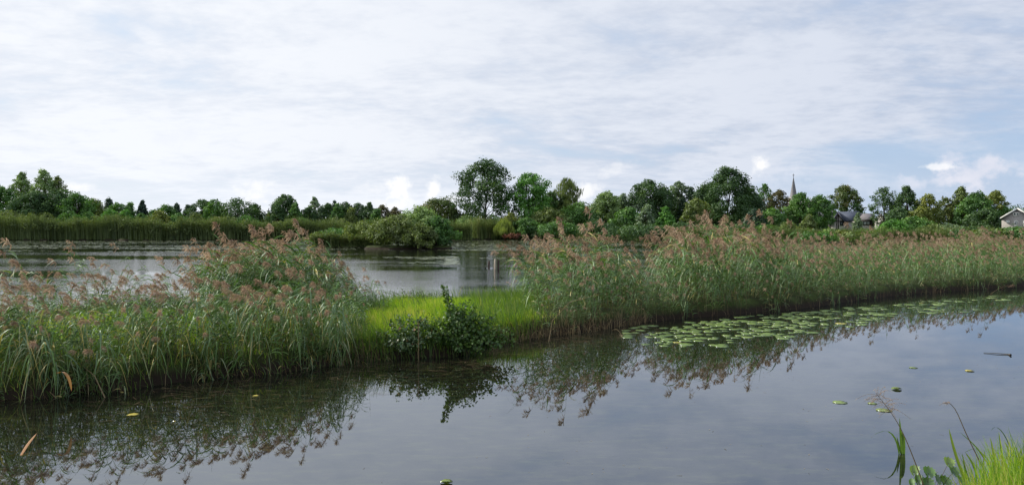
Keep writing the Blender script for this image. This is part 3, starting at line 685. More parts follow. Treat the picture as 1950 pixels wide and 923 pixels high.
def tree(name, label, cat, px, ytop, wpx, Y, shape='round', col='green', dens=1.0, cb=.12, seed=0, group=None, trunk=True, leaf=.34, lobek=1.0, top=None, hang=0, bark='bark', base=None, dy=.8):
    r_ = np.random.default_rng(seed * 7 + int(px) * 3 + int(ytop))
    x = XA(px, Y); z0 = .45 if base is None else base
    Ht = ZA(ytop, Y) - z0; Wd = wpx / F * Y * 1.20 * (1 + .45 * max(0, min(1, (46 - wpx) / 22)) * (shape in ('cone', 'column', 'ball', 'round'))); Rr = Wd / 2
    e = empty(name, (x, Y, z0), label, cat, group)
    hc = Ht * (1 - cb); zc = Ht * cb
    Rr *= 1.10; nl = int(max(16, min(110, 44 * lobek * (hc / max(Wd, .5)) ** .5)))
    lr = Rr * .30 / lobek ** .4
    if shape in ('cone', 'column', 'ball'): lr = min(lr, hc * .12 + .2)
    lobes = []
    for i in range(nl):
        h = (i + r_.random()) / nl
        if shape != 'cone': h = h ** .75
        er = float(envelope(shape, h)) * Rr
        l_r = lr * r_.uniform(.65, 1.2) * (.6 + .4 * er / Rr)
        l_r = min(l_r, er * .95 + .15)
        a = i * 2.39996 + r_.uniform(-.5, .5); rad = max(0, er - .8 * l_r) * (r_.random() ** .28)
        if r_.random() < .12: rad *= 1.15
        lobes.append((math.cos(a) * rad, math.sin(a) * rad * dy, zc + l_r * .6 + h * (hc - l_r * 1.5), l_r))
    # crown top exactly at height
    lobes.append((r_.normal(0, .1) * Rr, 0, Ht - lr * .62, lr * .8))
    lobes = np.array(lobes)
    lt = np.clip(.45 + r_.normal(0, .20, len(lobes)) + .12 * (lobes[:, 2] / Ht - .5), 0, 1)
    n = int(min(24000, dens * Wd * hc * 92 * (.34 / leaf) ** 2 * (Y / 170) ** -.3))
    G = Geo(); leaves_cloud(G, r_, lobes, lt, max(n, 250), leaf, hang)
    mats = [M['f_' + col]]
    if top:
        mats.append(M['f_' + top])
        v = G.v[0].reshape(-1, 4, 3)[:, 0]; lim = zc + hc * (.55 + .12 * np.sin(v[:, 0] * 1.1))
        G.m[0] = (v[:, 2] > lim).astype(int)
    if trunk:
        T = Geo(); tr = max(.10, Ht * .018)
        hz = Ht * (.55 if shape in ('oak', 'round', 'umbrella', 'dome') else .92); u = np.linspace(0, 1, 6)
        wobx = .02 * Ht * np.sin(u * 4 + r_.uniform(0, 6)) * u
        P = np.stack([wobx, wobx * .3, -.3 + (hz + .3) * u], 1)
        tube(T, P, tr * (1.25 - .95 * u), 7)
        for i in r_.choice(len(lobes), min(len(lobes), 16), replace=False):
            lx, ly, lz, l_r = lobes[i]; s = np.clip((lz * .55) / max(hz, .1), .15, .92)
            p0 = np.array([np.interp(s, u, P[:, k]) for k in range(3)])
            q = np.array([lx, ly, lz]); mid = p0 * .5 + q * .5 + np.array([0, 0, .06 * Ht]) * r_.uniform(-.3, 1)
            tube(T, [p0, (p0 + mid) / 2 + r_.normal(0, .01, 3) * Ht, mid, (q + mid) / 2, q], np.array([.42, .34, .25, .16, .07]) * tr, 4)
        T.build('trunk', M[bark], e)
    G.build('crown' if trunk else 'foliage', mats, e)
    return e
def shrub(label, px, ytop, wpx, Y, col='green', dens=1.0, seed=0, group=None, shape='dome', leaf=.3, top=None, base=None, name='shrub', hang=0, lobek=1.0, cat='shrub'):
    e = tree(name, label, cat, px, ytop, wpx, Y, shape, col, dens, .0, seed, group, False, leaf, lobek, top, hang, base=base)
    S = Geo(); r_ = np.random.default_rng(seed + int(px)); Ht = ZA(ytop, Y) - .4
    for i in range(6):
        a = r_.uniform(0, 6.28); q = np.array([math.cos(a) * .3, math.sin(a) * .3, .62]) * Ht
        tube(S, [(0, 0, -.3), q * .4 + np.array([0, 0, .1]), q], [.09, .06, .02], 4)
    S.build('stems', M['bark'], e)
    return e

# --- left part of the far shore
T_ = tree
T_('tree', 'dark leafy tree cut by the left edge of the photo', 'tree', 2, 352, 62, 182, 'round', 'green', 1.1, .1, 1)
T_('poplar_tree', 'tall feathery grey-green poplar at far left, the left one of two', 'tree', 41, 326, 52, 190, 'column', 'willow', .8, .1, 2, leaf=.32, lobek=1.4)
T_('poplar_tree', 'tallest feathery grey-green poplar at far left, with a ragged pointed top', 'tree', 84, 321, 50, 188, 'column', 'willow', .85, .1, 3, leaf=.32, lobek=1.4)
T_('tree', 'narrow ragged tree just right of the tallest left poplar', 'tree', 110, 334, 34, 190, 'column', 'olive', .7, .1, 4, lobek=1.3)
T_('oak_tree', 'broad dark tree below the two grey-green poplars at far left', 'tree', 62, 362, 90, 176, 'dome', 'dark', 1.3, .05, 5)
T_('oak_tree', 'broad dark blue-green tree right below the tallest left poplar', 'tree', 110, 358, 84, 178, 'dome', 'dark', 1.3, .05, 6)
T_('tree', 'light green tree with pale clumps where the left wood steps down', 'tree', 146, 364, 62, 176, 'round', 'green', 1.0, .05, 7)
T_('tree', 'rounded olive green tree behind the left reed bank, beside a pale clumped one', 'tree', 178, 376, 44, 180, 'round', 'olive', 1.0, .05, 8)
T_('tree', 'small pointed dark tree between rounded trees left of the spruce', 'tree', 208, 376, 34, 184, 'cone', 'conif', 1.0, .05, 9)
T_('tree', 'mid green round tree two places left of the small spruce', 'tree', 226, 384, 40, 178, 'round', 'green', 1.0, .05, 10)
T_('tree', 'mid green tree with a slightly pointed top directly left of the small spruce', 'tree', 247, 384, 32, 180, 'cone', 'green', 1.2, .05, 11)
T_('spruce_tree', 'small dark blue-green spruce above the left reed bank', 'tree', 271, 380, 22, 178, 'cone', 'spruce', 1.6, .04, 12, lobek=1.5)
T_('tree', 'low dull green tree in the dip right of the small spruce', 'tree', 293, 398, 34, 186, 'round', 'green', 1.0, .05, 13)
T_('tree', 'rounded green tree in the low row right of the spruce, with an even dome', 'tree', 316, 387, 44, 182, 'round', 'green', 1.0, .05, 14)
T_('pine_tree', 'dark pointed pine in the low row between the spruce and the airy oak', 'tree', 337, 386, 26, 188, 'cone', 'conif', 1.3, .05, 15)
T_('pine_tree', 'second dark pointed pine in the low row, nearer the airy oak', 'tree', 358, 388, 30, 188, 'cone', 'conif', 1.3, .05, 16)
T_('tree', 'dense round green tree at the left shoulder of the airy spreading oak', 'tree', 386, 378, 52, 180, 'round', 'dark', 1.1, .05, 17)
T_('tree', 'pale green rounded tree in front of the airy spreading oak', 'tree', 410, 378, 46, 176, 'round', 'green', .9, .05, 18)
T_('oak_tree', 'wide airy oak with sky showing through its umbrella crown on the left', 'tree', 452, 373, 84, 176, 'umbrella', 'dark', .50, .22, 19, leaf=.32, lobek=1.5)
T_('oak_tree', 'lower airy oak with drooping right edge next to the wide airy oak', 'tree', 484, 386, 42, 178, 'umbrella', 'dark', .8, .10, 20)
T_('tree', 'large round blue-green tree standing alone right of the small grey spire', 'tree', 543, 368, 48, 176, 'round', 'dark', 1.2, .05, 21)
T_('tree', 'darker round tree at the left foot of the large round blue-green tree', 'tree', 529, 386, 38, 172, 'dome', 'dark', 1.2, .0, 22)
T_('tree', 'green cone shaped tree at the right foot of the large round blue-green tree', 'tree', 562, 384, 32, 172, 'cone', 'green', 1.4, .0, 23)
T_('tree', 'small dark round tree left of the slim pale birch', 'tree', 586, 393, 22, 178, 'round', 'dark', 1.2, .0, 24)
T_('birch_tree', 'slim pale grey birch rising above its dark neighbours', 'tree', 599, 374, 20, 180, 'column', 'silver', 1.0, .1, 25, bark='birchbark', lobek=1.4)
T_('tree', 'dark broad tree between the slim pale birch and the light green cypress', 'tree', 624, 385, 44, 182, 'dome', 'dark', 1.2, .0, 26)
T_('tree', 'small dark pointed treetop above the light green cypress', 'tree', 637, 381, 16, 190, 'cone', 'conif', 1.4, .0, 27)
T_('cypress_tree', 'light green narrow cypress in the middle of the distant row', 'tree', 643, 387, 17, 172, 'column', 'green', 1.6, .0, 28)
T_('tree', 'dark round tree right of the light green cypress', 'tree', 659, 383, 30, 184, 'round', 'dark', 1.1, .05, 29)
T_('tree', 'airy dark tree with a flat top left of the dark slim oak', 'tree', 681, 385, 42, 184, 'umbrella', 'dark', .8, .15, 30)
T_('tree', 'yellow-green conical tree in front of the airy flat-topped dark tree', 'tree', 667, 394, 28, 172, 'cone', 'olive', 1.4, .0, 31)
T_('oak_tree', 'dark slim upright tree before the gap in the distant row', 'tree', 704, 384, 22, 182, 'column', 'dark', 1.3, .05, 32)
T_('tree', 'brownish airy low tree right of the dark slim upright tree', 'tree', 728, 388, 38, 186, 'umbrella', 'brown', .9, .1, 33)
T_('tree', 'brownish low tree sloping down towards the leafy island', 'tree', 752, 393, 34, 188, 'dome', 'brown', .9, .05, 34)
T_('tree', 'pale green cone tree in front of the brownish airy low tree', 'tree', 716, 396, 30, 172, 'cone', 'green', 1.2, .0, 35)
T_('tree', 'round olive brown tree rising behind the leafy island', 'tree', 834, 373, 88, 178, 'dome', 'olive', 1.3, .0, 36, top='autumn')
# light shrubs above the left reed bank
for (px, yt, wp, c, lab) in [
    (18, 398, 70, 'olive', 'olive shrub at the very left end above the reed bank'), (90, 404, 40, 'olive', 'olive shrub below the dark trees at far left'),
    (134, 399, 46, 'green', 'fresh green shrub above the reed bank where the dark wood ends'), (170, 402, 40, 'green', 'second fresh green shrub right of where the dark wood ends'),
    (212, 397, 46, 'bright', 'bright green shrub left below the small spruce'), (240, 398, 38, 'bright', 'bright green shrub directly below left of the small spruce'),
    (268, 404, 34, 'green', 'mid green shrub at the foot of the small spruce'), (305, 399, 44, 'yellow', 'yellow-green shrub right of the small spruce'),
    (340, 404, 40, 'green', 'mid green shrub below the two dark pointed pines'), (372, 403, 34, 'olive', 'olive shrub left of the airy spreading oak'),
    (410, 412, 26, 'yellow', 'small yellowish shrub below the wide airy oak'), (470, 408, 52, 'green', 'low green shrub below the wide airy oak'),
    (575, 412, 60, 'green', 'low green shrub between the round blue-green tree and the reeds'), (640, 412, 60, 'olive', 'low olive shrub below the light green cypress')]:
    shrub(lab, px, yt, wp, 166, c, 1.1, 1)
# island bushes
shrub('large leafy willow bush forming the rounded left half of the island', 758, 404, 104, 93, 'olive', 1.25, 50, leaf=.21, base=.2, name='willow_bush')
shrub('tallest pale willow bush at the top centre of the island', 800, 390, 104, 95, 'willow', 1.2, 51, leaf=.21, base=.2, name='willow_bush')
shrub('willow bush closing the right side of the island, its shade put into darker green', 832, 408, 68, 93, 'green', 1.5, 52, leaf=.21, base=.2, name='willow_bush')  # shaded side of the island bushes painted as a darker leaf green
shrub('mid green bush at the front foot of the island', 800, 424, 62, 90.5, 'olive', 1.2, 53, leaf=.2, base=.1, name='willow_bush')
shrub('low green bush behind the tall reed plumes left of the island', 640, 430, 84, 104, 'green', 1.1, 54, leaf=.22, base=.2)
shrub('low yellow-green bush between the plumes and the island', 690, 418, 72, 103, 'olive', 1.1, 55, leaf=.22, base=.2)
shrub('small light bush at the left end of the low island', 606, 441, 44, 103, 'yellow', 1.1, 56, leaf=.22, base=.2)
# --- the centre group
T_('oak_tree', 'tallest oak in the photo, open crown with sky showing through', 'tree', 925, 298, 104, 176, 'oak', 'dark', .80, .14, 60, leaf=.36, lobek=1.15)
T_('oak_tree', 'bright green oak right of the tallest oak', 'tree', 1008, 325, 80, 174, 'oak', 'bright', .95, .10, 61, leaf=.36, lobek=1.1)
T_('oak_tree', 'dark lower tree wedged at the right side of the bright green oak', 'tree', 1050, 362, 56, 180, 'round', 'dark', .9, .10, 62)
T_('birch_tree', 'weeping brownish birch with hanging twigs right of the bright green oak', 'tree', 1080, 339, 46, 180, 'round', 'olive', .7, .14, 63, hang=1.6, lobek=1.5, bark='birchbark', leaf=.3)
T_('tree', 'dark olive tree below the weeping birch', 'tree', 1046, 392, 70, 168, 'dome', 'olive', 1.1, .05, 64)
T_('tree', 'dark green rounded tree right below the weeping birch', 'tree', 1098, 384, 78, 170, 'dome', 'green', 1.2, .0, 65)
T_('willow_tree', 'pale rounded willow between the weeping birch and the dark oaks', 'tree', 1155, 362, 56, 174, 'round', 'willow', 1.3, .02, 66)
T_('willow_tree', 'pale ragged willow sprig right of the pale rounded willow', 'tree', 1186, 367, 36, 178, 'column', 'silver', .9, .02, 67)
T_('willow_tree', 'small yellow-green weeping willow at the pond edge', 'tree', 960, 419, 36, 160, 'dome', 'weep', 1.6, .0, 68, hang=2.2, leaf=.26)
shrub('pale green willow bush left below the tallest oak', 893, 408, 62, 166, 'willow', 1.2, 69)
shrub('golden green bush behind the small weeping willow', 973, 404, 40, 166, 'yellow', 1.2, 70)
shrub('low green bush right of the small weeping willow', 1003, 412, 52, 163, 'green', 1.1, 71)
shrub('reddish brown low bush at the pond edge beside the reed plumes', 972, 444, 34, 158, 'red', 1.3, 72)
shrub('dark shrub under the trunk of the tallest oak', 935, 414, 40, 170, 'dark', 1.1, 73)
shrub('dull green shrub filling the shore below the weeping birch', 1060, 418, 70, 150, 'green', 1.1, 74)
shrub('dark shrub at the shore left of the pale pyramid willow', 1140, 416, 70, 146, 'dark', 1.1, 75)
# --- right group
T_('oak_tree', 'large dark round oak left of the slim ball-topped tree', 'tree', 1236, 339, 84, 178, 'round', 'dark', 1.2, .05, 80, lobek=1.2)
T_('oak_tree', 'dark tree at the right shoulder of the large dark round oak', 'tree', 1266, 354, 46, 182, 'round', 'dark', .9, .05, 81)
T_('tree', 'slim pale tree topped by a small round ball of leaves', 'tree', 1292, 344, 27, 184, 'ball', 'silver', 1.2, .1, 82)
T_('tree', 'dark ragged tree left of the biggest dark chestnut', 'tree', 1315, 354, 38, 182, 'column', 'conif', 1.1, .05, 83)
T_('chestnut_tree', 'biggest dark broad chestnut, a dense dome standing right of centre', 'tree', 1386, 313, 108, 174, 'dome', 'dark', 1.35, .04, 84, lobek=1.3)
T_('oak_tree', 'dark lower mass hugging the left flank of the biggest dark chestnut', 'tree', 1347, 350, 50, 176, 'round', 'dark', 1.2, .05, 85)
T_('oak_tree', 'dark lower mass hugging the right flank of the biggest dark chestnut', 'tree', 1420, 352, 46, 176, 'round', 'dark', 1.2, .05, 86)
T_('pine_tree', 'olive spreading pine with layered branches before the biggest chestnut', 'tree', 1327, 376, 50, 160, 'umbrella', 'olive', .9, .25, 87, lobek=1.5)
T_('willow_tree', 'pale grey-green pyramid willow below the large dark round oak', 'tree', 1230, 388, 46, 152, 'cone', 'silver', 1.6, .0, 88)
T_('tree', 'fresh green pyramid tree right of the pale pyramid willow', 'tree', 1268, 392, 42, 154, 'cone', 'bright', 1.5, .0, 89)
T_('tree', 'mid green tree left of the pale pyramid willow', 'tree', 1195, 392, 60, 158, 'dome', 'green', 1.2, .0, 90)
T_('spruce_tree', 'tiny olive conifer in front of the biggest dark chestnut', 'tree', 1384, 410, 19, 150, 'cone', 'olive', 1.6, .0, 91)
T_('pine_tree', 'dark horizontal-branched conifer right below the biggest chestnut', 'tree', 1438, 396, 46, 156, 'dome', 'conif', 1.3, .0, 92)
T_('tree', 'mid green round tree beside the dark horizontal-branched conifer', 'tree', 1470, 394, 44, 158, 'round', 'green', 1.2, .0, 93)
T_('birch_tree', 'slim airy tree with pale tufts between the chestnut and the church spire', 'tree', 1456, 348, 30, 184, 'column', 'green', .6, .15, 94, lobek=1.5, bark='birchbark')
T_('oak_tree', 'airy brownish tree left of the church spire', 'tree', 1484, 360, 42, 182, 'round', 'brown', .8, .12, 95)
T_('oak_tree', 'broad green tree directly in front of the church spire', 'tree', 1524, 364, 58, 174, 'dome', 'green', 1.2, .03, 96)
T_('oak_tree', 'mid green tree right of the one before the church spire', 'tree', 1560, 369, 46, 176, 'round', 'green', 1.1, .03, 97)
T_('maple_tree', 'rounded maple turning orange at the top behind the dark villa', 'tree', 1609, 350, 54, 206, 'round', 'green', 1.3, .03, 98, top='autumn')
T_('tree', 'light olive feathery tree in front of the green trees below the spire', 'tree', 1540, 407, 40, 140, 'cone', 'olive', 1.3, .0, 99)
shrub('light green shrub left of the light olive feathery tree', 1500, 420, 46, 140, 'olive', 1.1, 100)
T_('oak_tree', 'airy dark tree with stacked branches right of the villa', 'tree', 1683, 354, 46, 176, 'round', 'dark', .55, .18, 101, lobek=1.6)
T_('oak_tree', 'dark green tree with a round knob of leaves at its top right', 'tree', 1727, 352, 50, 178, 'column', 'dark', 1.1, .05, 102)
T_('acacia_tree', 'yellowish airy tree between the dark pair and the wide green mass', 'tree', 1766, 367, 50, 176, 'umbrella', 'yellow', .75, .10, 103, lobek=1.4)
T_('acacia_tree', 'sparse brownish yellow tree with sky between its branches', 'tree', 1800, 373, 46, 178, 'umbrella', 'autumn', .5, .12, 104, lobek=1.5)
T_('tree', 'green tree with a feathery raised top left of the wide green mass', 'tree', 1830, 353, 42, 176, 'column', 'olive', 1.1, .03, 105)
T_('oak_tree', 'wide green tree forming the middle of the right-hand mass', 'tree', 1858, 363, 66, 172, 'dome', 'green', 1.3, .03, 106)
T_('oak_tree', 'green tree with a golden top closing the right-hand mass', 'tree', 1894, 361, 50, 176, 'dome', 'green', 1.3, .03, 107, top='yellow')
T_('tree', 'dark tree in the shade below the right-hand mass, next to the grey gable', 'tree', 1875, 394, 66, 166, 'dome', 'dark', 1.2, .0, 108)
T_('tree', 'yellow-green tree low between the yellowish airy tree and the villa', 'tree', 1752, 392, 48, 166, 'dome', 'yellow', 1.1, .0, 109)
T_('tree', 'dark low tree right beside the villa under the airy stacked tree', 'tree', 1712, 392, 56, 168, 'dome', 'dark', 1.1, .0, 110)
T_('olive_tree', 'grey-green feathery tree standing before the villa roof', 'tree', 1633, 404, 17, 160, 'cone', 'silver', .9, .0, 111)
for (px, yt, wp, Y, c, lab) in [
    (1582, 433, 36, 150, 'willow', 'pale green shrub below the villa gable'), (1606, 436, 34, 128, 'yellow', 'golden yellow shrub below the villa'),
    (1652, 433, 40, 150, 'green', 'mid green shrub under the villa window'), (1702, 415, 44, 140, 'bright', 'fresh green shrub right of the villa'),
    (1742, 409, 54, 144, 'green', 'green shrub below the yellow-green tree'), (1808, 423, 46, 140, 'silver', 'grey-green rounded shrub before the right-hand mass'),
    (1774, 425, 44, 138, 'olive', 'dull shrub left of the grey-green rounded one'), (1880, 432, 76, 112, 'olive', 'low yellow-green shrub near the right edge'),
    (1935, 428, 60, 112, 'green', 'low green shrub below the grey gable house'), (1640, 440, 60, 112, 'olive', 'low olive shrub right of the golden yellow one'),
    (1560, 440, 60, 118, 'green', 'low green shrub left of the golden yellow one'), (1300, 420, 60, 134, 'dark', 'dark shrub right of the fresh green pyramid tree'),
    (1345, 424, 60, 134, 'green', 'shrub below the olive spreading pine'), (1410, 422, 60, 134, 'dark', 'dark shrub right of the tiny olive conifer'),
    (1460, 425, 50, 134, 'green', 'green shrub left of the light olive one'), (1220, 424, 90, 134, 'dark', 'dark shrub at the shore below the pale pyramid willow'),
    (1848, 430, 60, 120, 'dark', 'dark shrub right of the grey-green rounded one')]:
    shrub(lab, px, yt, wp * 1.25, Y, c, 1.2, 120)

# understorey that closes the gaps between the trunks
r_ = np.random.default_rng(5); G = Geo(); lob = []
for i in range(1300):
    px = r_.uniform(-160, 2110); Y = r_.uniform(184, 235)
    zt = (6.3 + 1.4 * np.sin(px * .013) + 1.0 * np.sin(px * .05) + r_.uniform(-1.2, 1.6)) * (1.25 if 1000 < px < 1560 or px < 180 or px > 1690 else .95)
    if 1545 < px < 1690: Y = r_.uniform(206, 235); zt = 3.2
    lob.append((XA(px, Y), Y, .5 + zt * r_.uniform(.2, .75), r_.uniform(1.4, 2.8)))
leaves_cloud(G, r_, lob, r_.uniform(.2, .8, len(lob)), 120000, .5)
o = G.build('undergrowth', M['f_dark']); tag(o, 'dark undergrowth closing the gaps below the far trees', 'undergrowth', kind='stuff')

# ------------------------------------------------------------------ far reeds round the pond
def far_reeds(name, label, pxa, pxb, Yf, depth, h0, h1, n, seed, tintc=.4, wdt=(.05, .13)):
    r_ = np.random.default_rng(seed)
    px = r_.uniform(pxa, pxb, n); Y = Yf(px) + depth * r_.random(n) ** 1.5
    x = XA(px, Y); h = (h0 + (h1 - h0) * r_.random(n)) * (1 + .10 * np.sin(px * .035) + .07 * np.sin(px * .09 + 1) + .06 * np.sin(px * .31 + 1)) * (1 - .16 * smooth(120, 520, px) * (pxa < 0)) * (1 + .16 * (r_.random(n) < .05))
    b3 = np.stack([x, Y, np.full(n, .05)], 1)
    ln = r_.normal(0, .28, (n, 2)) + np.array([[-.25, -.05]])
    g = Geo(); ti = np.clip(r_.normal(tintc, .16, n) + .12 * np.sin(px * .05), 0, 1)
    g.add(*strips(b3, h, ln, r_.uniform(*wdt, n), 3, ti))
    # leaf tufts in the upper half
    m2 = int(n * 4.5); k = r_.integers(0, n, m2); t = r_.uniform(.15, .98, m2) ** .7
    b4 = b3[k] + np.stack([ln[k, 0] * t * t, ln[k, 1] * t * t, h[k] * t], 1)
    g.add(*strips(b4, r_.uniform(.05, .35, m2), r_.normal(0, .5, (m2, 2)), .14, 1, np.clip(ti[k] + r_.normal(0, .15, m2), 0, 1)))
    if pxa < 0:
        k = r_.integers(0, n, 300); lob = np.stack([x[k], Y[k], h[k] * r_.uniform(.35, .98, 300), r_.uniform(.5, 1.3, 300)], 1)
        leaves_cloud(g, r_, lob, r_.uniform(.3, .75, 300), 20000, .26)
    o = g.build(name, M['f_reed']); tag(o, label, 'reeds', kind='stuff'); return o
M['f_reed'] = foliage('far_reed_leaves', [(0, (.055, .085, .025)), (.5, (.12, .17, .045)), (.85, (.19, .25, .07)), (1, (.32, .26, .13))], .3, .6, .03)
sy = lambda px: shoreY((px - 975) / F * 155) + .2
far_reeds('far_reed_bank', 'long wall of reeds along the far left shore of the pond', -120, 560, sy, 9, 3.6, 4.9, 9000, 1)
far_reeds('far_reed_bank', 'reeds along the shore behind the low left island', 545, 760, lambda p: sy(p) + 3, 8, 3.0, 4.2, 3000, 2)
far_reeds('far_reed_bank', 'fresh green reeds at the shore between island and weeping willow', 855, 1000, lambda p: sy(p) + .2, 5, 2.6, 4.4, 2400, 3, .55)
far_reeds('far_reed_bank', 'reeds along the shore seen through the dip of the right reed bed', 1020, 1990, lambda p: sy(p) + .2, 5, 1.6, 2.6, 5000, 4, .45)
far_reeds('island_reeds', 'reed fringe at the left foot of the leafy island', 596, 745, lambda p: 99.5 + 0 * p, 3, 1.0, 1.9, 1500, 5, .5, (.03, .07))

# ------------------------------------------------------------------ buildings
M['slate'] = surf('slate_roof', (.055, .065, .095), (.085, .10, .14), 1.2, .5, stretch=(1, 1, 4))
M['thatch'] = surf('grey_roof', (.13, .12, .13), (.20, .19, .20), 2, .8)
M['brick'] = surf('grey_brick', (.30, .285, .275), (.40, .38, .365), 4, .9, stretch=(1, 1, 3))
M['render'] = surf('pale_wall', (.50, .49, .46), (.60, .58, .55), 2, .85, bump=.1)
M['timber'] = surf('dark_timber', (.020, .016, .014), (.045, .035, .03), 4, .7)
M['white'] = surf('white_paint', (.74, .74, .72), (.82, .82, .80), 3, .5, bump=0)
M['spire'] = surf('spire_slate', (.14, .14, .15), (.22, .21, .22), .8, .6, stretch=(1, 1, 3))
M['copper'] = surf('orange_tile', (.34, .12, .05), (.45, .18, .08), 3, .8)
def glass_mat():
    m, t = newmat('window_glass'); b = t.nodes.new('ShaderNodeBsdfPrincipled'); b.inputs['Base Color'].default_value = (.05, .07, .08, 1); b.inputs['Roughness'].default_value = .06; b.inputs['Specular IOR Level'].default_value = 1
    o = t.nodes.new('ShaderNodeOutputMaterial'); t.links.new(b.outputs[0], o.inputs[0]); return m
M['glass'] = glass_mat()
M['pane_pale'] = surf('curtained_glass', (.52, .60, .60), (.62, .70, .68), 1, .3, bump=0)
def obj(name, fn, mat, parent, smooth=False):
    g = Geo(); fn(g); return g.build(name, mat, parent, smooth)
def prism_y(g, poly, y0, y1):
    """extrude an xz polygon along y"""
    n = len(poly); v = [(x, y0, z) for x, z in poly] + [(x, y1, z) for x, z in poly]
    g.add(v, [tuple(range(n))]); g.f.append(np.array([tuple(range(2 * n - 1, n - 1, -1))]) + g.n - 2 * n); g.m.append(np.zeros(1))
    g.f.append(np.array([(i, i + n, (i + 1) % n + n, (i + 1) % n) for i in range(n)]) + g.n - 2 * n); g.m.append(np.zeros(n))
def slab(g, p0, p1, p2, p3, th):
    """thick quad"""
    P = np.array([p0, p1, p2, p3], float); nn_ = np.cross(P[1] - P[0], P[3] - P[0]); nn_ /= np.linalg.norm(nn_)
    V = np.concatenate([P, P - nn_ * th]); g.add(V, [(0, 1, 2, 3), (7, 6, 5, 4), (0, 4, 5, 1), (1, 5, 6, 2), (2, 6, 7, 3), (3, 7, 4, 0)])
def window(parent, x0, x1, z0, z1, y, pane, bars=2, frame='white', fw=.09):
    f = Geo(); boxg(f, x0, x1, y - .08, y + .02, z0, z0 + fw); boxg(f, x0, x1, y - .08, y + .02, z1 - fw, z1)
    boxg(f, x0, x0 + fw, y - .079, y + .02, z0 + fw, z1 - fw); boxg(f, x1 - fw, x1, y - .079, y + .02, z0 + fw, z1 - fw)
    for k in range(1, bars): xm = x0 + (x1 - x0) * k / bars; boxg(f, xm - fw / 2, xm + fw / 2, y - .078, y + .02, z0 + fw, z1 - fw)
    o = f.build('window', M[frame], parent)
    p = Geo(); boxg(p, x0 + fw, x1 - fw, y - .04, y + .01, z0 + fw, z1 - fw); p.build('pane', M[pane], o)
    return o
# villa
Yh = 186.; s = Yh / F
VX = XA(1575, Yh)
villa = empty('villa', (VX, Yh, .5), 'dark villa with slate roof, timbered gable and tall brick chimney among the trees', 'house')
zz_ = lambda py: ZA(py, Yh) - .5
xx_ = lambda px: (px - 1575) * s
def f(g):
    prism_y(g, [(xx_(1583), 0), (xx_(1609), 0), (xx_(1609), zz_(424)), (xx_(1596), zz_(406)), (xx_(1583), zz_(424))], 0, 7)
    boxg(g, xx_(1609) + .01, xx_(1664), 1.5, 7, 0, zz_(419))
    prism_y(g, [(xx_(1664) + .01, 0), (xx_(1687), 0), (xx_(1684), zz_(418)), (xx_(1677), zz_(408)), (xx_(1664) + .01, zz_(419))], .6, 6)
obj('wall', f, M['render'], villa)
def f(g):   # main slate roof: steep gable facing the pond, its right slope running back under the long ridge
    ap = (xx_(1596), zz_(402)); el = (xx_(1579), zz_(428)); er = (xx_(1611), zz_(425))
    slab(g, (el[0], -.8, el[1]), (ap[0], -.8, ap[1]), (ap[0], 7.3, ap[1]), (el[0], 7.3, el[1]), .28)
    slab(g, (ap[0], -.8, ap[1]), (er[0], -.8, er[1]), (er[0], 7.3, er[1]), (ap[0], 7.3, ap[1]), .28)
    slab(g, (xx_(1597), 3.6, zz_(402.5)), (xx_(1604), .9, zz_(420)), (xx_(1637), .9, zz_(420)), (xx_(1637), 3.6, zz_(402.5)), .25)
    slab(g, (xx_(1637), 6.5, zz_(420)), (xx_(1604), 6.5, zz_(420)), (xx_(1597), 3.62, zz_(402.5)), (xx_(1637), 3.62, zz_(402.5)), .25)
rf = obj('roof', f, M['slate'], villa)
def f(g):
    boxg(g, xx_(1576.5), xx_(1586), .4, 1.5, zz_(440), zz_(402)); boxg(g, xx_(1576), xx_(1586.5), .33, 1.57, zz_(402), zz_(400.7))
obj('chimney', f, M['brick'], villa)
def f(g):
    slab(g, (xx_(1637.2), 3.8, zz_(406)), (xx_(1637.2), .7, zz_(418)), (xx_(1666), .7, zz_(418)), (xx_(1664), 3.8, zz_(406.5)), .25)
    slab(g, (xx_(1666), 6.8, zz_(418)), (xx_(1637.2), 6.8, zz_(418)), (xx_(1637.2), 3.82, zz_(406)), (xx_(1664), 3.82, zz_(406.5)), .25)
    slab(g, (xx_(1664), .3, zz_(419.5)), (xx_(1677), .3, zz_(407)), (xx_(1677), 6.3, zz_(407)), (xx_(1664), 6.3, zz_(419.5)), .2)
    slab(g, (xx_(1677), .3, zz_(407)), (xx_(1689), .3, zz_(438)), (xx_(1689), 6.3, zz_(438)), (xx_(1677), 6.3, zz_(407)), .2)
obj('wing_roof', f, M['thatch'], villa)
def beam(g, x0, z0, x1, z1, w, y0, y1):
    d = np.array([x1 - x0, z1 - z0]); d = d / np.linalg.norm(d) * w / 2; nx, nz = -d[1], d[0]
    prism_y(g, [(x0 + nx, z0 + nz), (x0 - nx, z0 - nz), (x1 - nx, z1 - nz), (x1 + nx, z1 + nz)], y0, y1)
